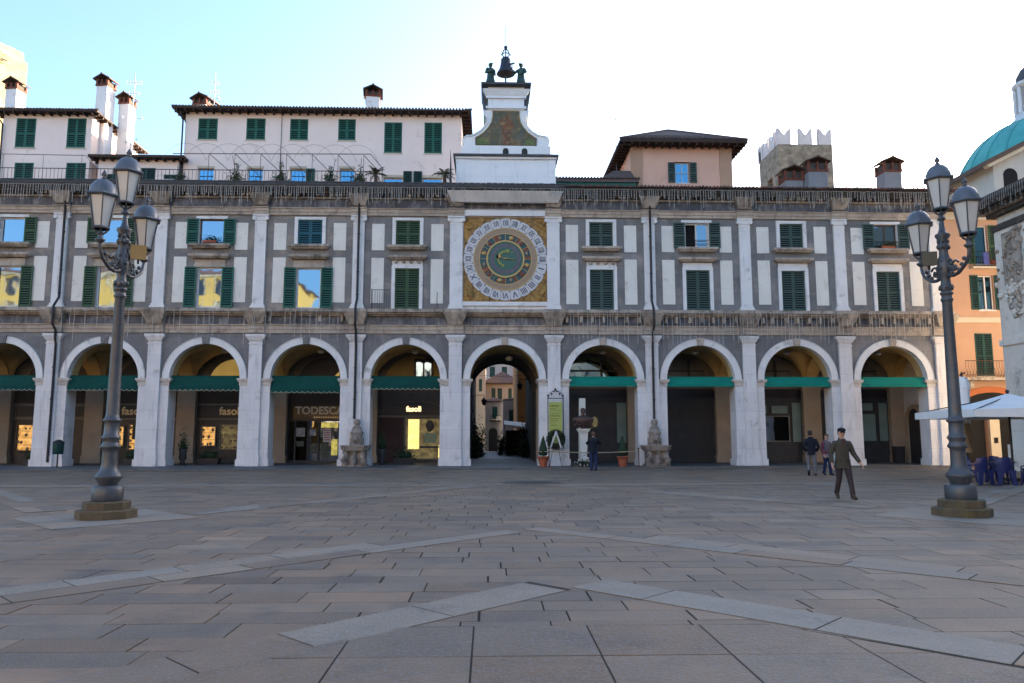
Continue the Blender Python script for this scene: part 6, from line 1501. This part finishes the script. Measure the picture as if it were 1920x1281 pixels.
# ---------------------------------------------------------------- parasols and chairs
canv = mat('white_canvas', (.86,.82,.78), (.76,.73,.70), rough=.9, ns=1.5, bump=.2, bs=6); canv2 = mat('beige_canvas', (.40,.31,.21), (.3,.23,.15), rough=.9, ns=3)
t = thing('parasol', 'large open white square parasol over the stacked blue chairs', 'parasol', (19.0, 27.2, 0)); X, Y_ = 18.95, 27.2
m = MB(); hs = 2.32; ang = R(38); n = 4; top = 3.15; rim = 2.50; cor = [(X+hs*1.414*math.cos(ang+k*math.pi/2), Y_+hs*1.414*math.sin(ang+k*math.pi/2)) for k in range(4)]
for k in range(4):
    a_, b_ = Vector((*cor[k], rim)), Vector((*cor[(k+1) % 4], rim)); ap = Vector((X, Y_, top)); N_ = 10
    grid = []
    for i_ in range(N_+1):
        row = []
        for j in range(N_+1):
            u = i_/N_; v = j/N_; e = a_.lerp(b_, v); p = ap.lerp(e, u); p.z -= .10*math.sin(math.pi*u)*1 + .05*math.sin(math.pi*v)*u*u*-1; row.append(tuple(p))
        grid.append(row)
    vs = [p for r_ in grid for p in r_]; m.add(vs, [(i_*(N_+1)+j, i_*(N_+1)+j+1, (i_+1)*(N_+1)+j+1, (i_+1)*(N_+1)+j) for i_ in range(N_) for j in range(N_)], 0, True)
    # sagging valance
    e = grid[-1]; lo = [(p[0]+.01*math.sin(j*2.1), p[1], p[2]-.25-.06*math.sin(math.pi*j/N_)) for j, p in enumerate(e)]
    m.add(e+lo, [(j, j+1, N_+2+j, N_+1+j) for j in range(N_)], 0, True)
m.build('canopy', canv, t)
m = MB(); m.tube([(X,Y_,0),(X,Y_,3.2)], .04, 10); m.ball((X,Y_,3.22), .07)
for k in range(4): m.tube([(X,Y_,3.05),(cor[k][0],cor[k][1],rim-.02)], .02, 5); m.tube([(X,Y_,2.3),(X+(cor[k][0]-X)*.5,Y_+(cor[k][1]-Y_)*.5,2.72)], .016, 5)
m.build('frame', mat('dark_parasol_frame', (.03,.025,.025), rough=.5), t)
m = MB(); m.box(X-.4,X+.4,Y_-.4,Y_+.4,.0,.09); m.build('base', darkst, t)
t = thing('folded_parasol', 'tall folded parasol, white above and beige below, behind the right street lamp', 'parasol', (18.95, 29.8, 0)); X2, Y2 = 18.95, 29.8; m = MB()
def fold(z0, z1, r0, r1, mi, n=14):
    vs = []; lv = 8
    for j in range(lv+1):
        z_ = z0+(z1-z0)*j/lv; r_ = r0+(r1-r0)*j/lv
        for k in range(n): q = 1.25 if k % 2 else .7; a_ = 2*math.pi*k/n+.25*math.sin(z_*3); vs.append((X2+r_*q*math.cos(a_), Y2+r_*q*math.sin(a_), z_))
    m.add(vs, [(j*n+k, j*n+(k+1) % n, (j+1)*n+(k+1) % n, (j+1)*n+k) for j in range(lv) for k in range(n)], mi, True)
fold(3.78, 3.95, .2, .10, 0); fold(3.5, 3.78, .24, .2, 0); fold(2.0, 3.5, .16, .2, 0); fold(1.45, 2.1, .12, .17, 1); fold(.95, 1.45, .20, .10, 1); m.build('canopy', [canv, canv2], t)
m = MB(); m.tube([(X2,Y2,0),(X2,Y2,4.15)], .035, 8); m.lathe([(.3,0),(.3,.08),(.05,.12)], X2, Y2, 14); m.tube([(X2-.08,Y2,4.02),(X2+.15,Y2,4.12)], .03, 5); m.build('pole', iron, t)
bluec = mat('cobalt_plastic', (.016,.022,.105), (.012,.017,.08), rough=.35, ns=3, spec=.5)
def chair():
    r_ = thing('chair', 'x', 'chair'); m = MB()      # backrest turned to the viewer (-Y)
    vs = []; N_ = 8; M_ = 8
    for j in range(M_+1):
        z_ = .40+.52*j/M_; 
        for k in range(N_+1):
            u = -1+2*k/N_; wd = .27*(1-.12*(j/M_)**2)*(1 if j < M_-1 else .88); vs.append((u*wd, -.24-.08*(j/M_)+.15*u*u, z_ - .04*u*u*(j/M_)))
    m.add(vs, [(j*(N_+1)+k, j*(N_+1)+k+1, (j+1)*(N_+1)+k+1, (j+1)*(N_+1)+k) for j in range(M_) for k in range(N_)], 0, True)
    vs2 = [(v[0]*.95, v[1]+.02, v[2]) for v in vs]; m.add(vs2, [(j*(N_+1)+k+1, j*(N_+1)+k, (j+1)*(N_+1)+k, (j+1)*(N_+1)+k+1) for j in range(M_) for k in range(N_)], 0, True); m.build('backrest', bluec, r_)
    m = MB(); m.prism([(-.26,-.24),(.26,-.24),(.24,.24),(-.24,.24)], .40, .43, ax='z'); m.build('seat', bluec, r_)
    for sx, sy in ((-1,-1),(1,-1),(-1,1),(1,1)):
        m = MB(); m.tube([(sx*.22,sy*.22,.42),(sx*.26,sy*(.27),.0)], [.045,.03], 8); 
        if sy < 0: m.prism([(sx*.28,.5),(sx*.04,.48),(sx*.12,.3),(sx*.16,.02),(sx*.31,.0),(sx*.27,.25)], -.31, -.27)
        m.build('leg', bluec, r_)
    for sx in (-1, 1): m = MB(); m.tube([(sx*.25,-.2,.66),(sx*.29,.0,.66),(sx*.28,.2,.62),(sx*.26,.24,.43)], .022, 8); m.build('armrest', bluec, r_)
    return r_
ch0 = chair(); CH = [(16.25,25.0,10,'leftmost'),(16.95,24.85,-12,'second from left'),(17.75,24.5,14,'third from left'),(18.4,24.2,-6,'fourth from left'),(19.1,23.7,5,'fifth, nearest the picture edge')]
for k, (x, y, rz, w_) in enumerate(CH):
    o_ = ch0 if k == 0 else copy_tree(ch0); o_.location = (x, y, .005); o_.rotation_euler.z = R(rz)
    tag(o_, 'blue plastic armchair in the front row, ' + w_, 'chair', 'blue plastic chairs under the parasol')
# stacked copies behind, a second row
for k, (x, y, rz) in enumerate(((16.6,26.3,170),(17.6,26.0,190),(18.7,25.7,175))):
    o_ = copy_tree(ch0); o_.location = (x, y, .005); o_.rotation_euler.z = R(rz); tag(o_, 'blue plastic armchair in the back row, number %s from the left' % ('one', 'two', 'three')[k], 'chair', 'blue plastic chairs under the parasol')
t = thing('cafe_table', 'small dark round table between the blue chairs with a pale cup on it', 'table', (17.4, 25.4, 0)); m = MB(); m.lathe([(.38,.72),(.38,.75)], 17.4, 25.5, 20); m.build('tabletop', darkst, t); m = MB(); m.tube([(17.4,25.5,0),(17.4,25.5,.72)], .03, 8); m.lathe([(.22,0),(.2,.03),(.03,.05)], 17.4, 25.5, 14); m.build('pedestal', iron, t)
m = MB(); m.lathe([(.07,.752),(.09,.86)], 17.45, 25.4, 12); tag(m.build('cup', canv), 'pale cup on the round cafe table', 'cup')

# ---------------------------------------------------------------- the street seen through the passage
dkwall = mat('shade_dark_alley_wall', (.06,.055,.06), (.04,.038,.04), rough=.9, ns=.5); stw = mat('greyish_street_plaster', (.30,.30,.32), (.22,.22,.25), rough=.9, ns=.6)  # alley walls coloured dark to carry the shade of the street
ylw = mat('sunlit_yellow_plaster', (.33,.30,.24), rough=.9); lit = lambda: None
def simple_house(nm, lb, x0, x1, y0, y1, z1, wm, rm, holes, ov=.4, rise=.8, gm=g5, kind='c'):
    t = thing(nm, lb, 'house', ((x0+x1)/2, y0, 0)); house_body(t, x0, x1, y0, y1, 0, z1, wm, holes); hip_roof(t, x0, x1, y0, y1, z1, ov, rise, rm, raf=False, tl=False)
    for h_ in holes: win(t, *h_, y0, kind, gm)
    return t
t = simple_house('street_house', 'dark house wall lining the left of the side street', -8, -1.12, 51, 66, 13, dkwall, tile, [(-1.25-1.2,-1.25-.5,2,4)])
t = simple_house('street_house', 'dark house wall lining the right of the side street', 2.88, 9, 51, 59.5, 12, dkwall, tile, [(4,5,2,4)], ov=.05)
t = simple_house('street_house', 'orange house with a plain wall on the right of the side street', 2.35, 9, 62, 74, 13, mat('deep_orange_plaster', (.42,.19,.06), (.36,.16,.05), rough=.9), tile, [(4,5,2,4)], ov=.05)
t = simple_house('street_house', 'small cream house with an arched gateway at the end of the side street', -.35, 1.32, 75, 82, 4.9, mat('old_grey_cream_plaster', (.22,.21,.19), (.16,.15,.14)), tile, [(.35,.85,3.2,4.4)], ov=.12, rise=.4)
m = MB(); m.prism([(.0,.05),(.85,.05)]+[(.425+.425*math.cos(k*math.pi/10), 1.9+.425*math.sin(k*math.pi/10)) for k in range(11)], 74.93, 74.99); m.build('gateway', near_black, t)
m = MB(); m.box(.1,1.2,74.4,74.99,2.95,3.05); m.tube([(.1,74.45,3.5),(1.2,74.45,3.5)], .03, 5)
for k in range(9): m.tube([(.12+k*.13,74.45,3.05),(.12+k*.13,74.45,3.5)], .014, 4)
m.build('balcony', iron, t)
t = simple_house('street_house', 'white house with one dark window beside the cream house at the street end', 1.36, 3.4, 72, 74.5, 4.9, stw, tile, [(1.9,2.6,2.6,4.0)], ov=.02, rise=.2)
t = simple_house('street_house', 'grey and yellow house with a big brown tiled roof above the street end', -.3, 3.4, 86, 94, 7.4, mat('pale_yellow_plaster', (.26,.24,.20)), tile, [(.3,.75,5.6,6.9),(1.0,1.5,5.6,6.9),(2.2,2.6,5.6,6.9)], ov=.5, rise=1.5)
t = simple_house('street_house', 'bright sunlit yellow house on the left of the street end', -3.2, -.35, 84, 92, 9.4, ylw, tile, [(-1.1,-.75,6.4,7.8)], ov=.1)
t = simple_house('street_house', 'tall whitish house with several windows closing the view above the roofs', -1.2, 4.5, 100, 108, 14, stw, tile, [(.1,.8,9.2,10.6),(1.7,2.4,9.2,10.6),(.3,1.0,11.6,13),(2.2,2.9,7.4,8.6),(2.0,2.7,11.6,13)])
def wall_lamp(x, y, z, lb, sg):
    t = thing('wall_lantern', lb, 'lamp', (x, y, z)); m = MB(); m.lathe([(.10,z-.3),(.2,z+.05),(.22,z+.07),(.1,z+.2),(.02,z+.3)], x, y, 6, sm=False); m.build('lantern', iron, t); m = MB(); m.tube([(x,y,z+.3),(x,y,z+.45),(x+sg*.9,y,z+.45)], .025, 5); m.build('bracket', iron, t)
wall_lamp(-.35, 56, 4.1, 'black lantern on a bracket on the left wall of the side street', -1); wall_lamp(2.25, 55, 5.2, 'black lantern on a bracket on the right wall of the side street', 1)
t = thing('shop_awning', 'pale awning over dark stalls at the right end of the side street', 'awning', (2.3, 60, 2.2)); m = MB(); m.add([(1.2,59,2.45),(3.0,59,2.2),(3.0,61,2.6),(1.2,61,2.8)], [(0,1,2,3)]); m.add([(1.2,59,2.45),(3.0,59,2.2),(3.0,59,2.05),(1.2,59,2.3)], [(0,1,2,3)]); m.build('cloth', canv, t)
m = MB(); m.tube([(1.25,59,0),(1.25,59,2.4)], .03, 5); m.tube([(2.95,59,0),(2.95,59,2.2)], .03, 5); m.build('posts', iron, t); m = MB(); m.box(1.35,2.9,60.2,60.9,.05,2.0); m.build('stall', near_black, t)
t = thing('street_dark_clumps', 'dark shrub clumps added to darken the foot of the side street', 'plants', (0, 58, 0)); m = MB()  # added leaf clumps that darken the low part of the view
for x, y, r_, h_ in ((-.9,54,.35,1.9),(-.7,57,.3,1.3),(2.6,54,.4,1.5),(1.7,60.2,.5,1.6),(2.4,60.2,.5,1.9),(.95,61,.25,1.5),(-.6,60,.35,2.2),(1.3,64,.4,1.6),(2.6,57,.3,2.4),(-.95,52.5,.2,2.6)): m.leaves(lambda: (x+random.gauss(0,r_*.5), y+random.gauss(0,.2), abs(random.gauss(h_*.45,h_*.3))), 380, .09, 0, 1)
m.build('foliage', leafd, t)
m = MB(); m.tube([(-1.24,54,5.9),(1,54,5.78),(3.04,54,5.9)], .012, 4); tag(m.build('street_cable', iron), 'thin cable spanning the side street between its walls', 'cable')

# ---------------------------------------------------------------- sunlit buildings opposite, behind the viewer (they fill the window reflections and bounce light)
ygl = mat('opposite_yellow_plaster', (.46,.29,.09), (.38,.24,.07), rough=.9, ns=.3)
def opp(nm, lb, x0, x1, y0, y1, z1, wm, rise):
    t = thing(nm, lb, 'building', ((x0+x1)/2, y0, 0)); m = MB(Matrix.Translation((0, 2*y0, 0)) @ Matrix.Scale(-1, 4, (0, 1, 0)))
    hs_ = []; x = x0+1.5
    while x < x1-1.5:
        for z_ in (1.0, 6, 10.5, 15, 19.0, 22.6):
            if z_+2.4 < z1: hs_.append((x, x+1.3, z_, z_+2.4))
        x += 3.1
    m.wall(x0, x1, 0, z1, y0, y0+.4, hs_); m.box(x0, x1, y0+.6, y0+(y0-y1), 0, z1-.01, 1); m.build('wall', [wm, wm], t)
    m = MB()
    for h_ in hs_: m.box(h_[0], h_[1], y0-.35, y0-.3, h_[2], h_[3])
    m.build('windows', pane_c, t); m = MB(); m.box(x0-.3, x1+.3, y0, y0+.35, z1-.6, z1-.1); m.box(x0-.2, x1+.2, y0, y0+.25, z1-5.2, z1-4.9)
    for h_ in hs_: m.box(h_[0]-.25, h_[0]-.01, y0, y0+.12, h_[2], h_[3]+.3); m.box(h_[1]+.01, h_[1]+.25, y0, y0+.12, h_[2], h_[3]+.3)
    m.build('mouldings', dirty, t)
    m = MB(); a, b, c_, d = x0-.6, x1+.6, y0+.6, y1-.6; my = (c_+d)/2; m.add([(a,c_,z1),(b,c_,z1),(b,d,z1),(a,d,z1),(a+8,my,z1+rise),(b-8,my,z1+rise)], [(0,1,5,4),(1,2,5),(2,3,4,5),(3,0,4),(3,2,1,0)]); m.build('roof', redtile, t)
opp('side_palazzo', 'pale palazzo beyond the left end of the square', -118, -84, -34, -56, 22, mat('opposite_cream', (.72,.62,.5), rough=.9), 2)
opp('yellow_palazzo', 'yellow palazzo opposite the arcade', -80, -31, -36, -56, 26, ygl, 3)
opp('loggia', 'pale stone town hall opposite the arcade', -28, 20, -44, -80, 20, mat('opposite_pale_stone', (.76,.66,.56), rough=.9), 5)
opp('ochre_house', 'ochre house opposite the arcade', 22, 70, -34, -50, 18, mat('opposite_ochre', (.72,.56,.36), rough=.9), 2.5)

for (x, z, lb, c2) in ((bx(-3), 11.5, 'dark straggly plant on the sill of the third upper window', leafd), (bx(4), 11.47, 'row of pale flowers on the sill of the last upper window', leafo)):
    t = thing('sill_plant', lb, 'potted plant', (x, 38.75, z)); m = MB(); m.box(x-.35, x+.35, 38.66, 38.80, z, z+.12); m.build('trough', terra, t); m = MB()
    m.leaves(lambda: (x+random.gauss(.1,.25), 38.72+random.gauss(0,.05), z+.12+abs(random.gauss(0,.11))), 220, .045); m.build('foliage', c2, t)
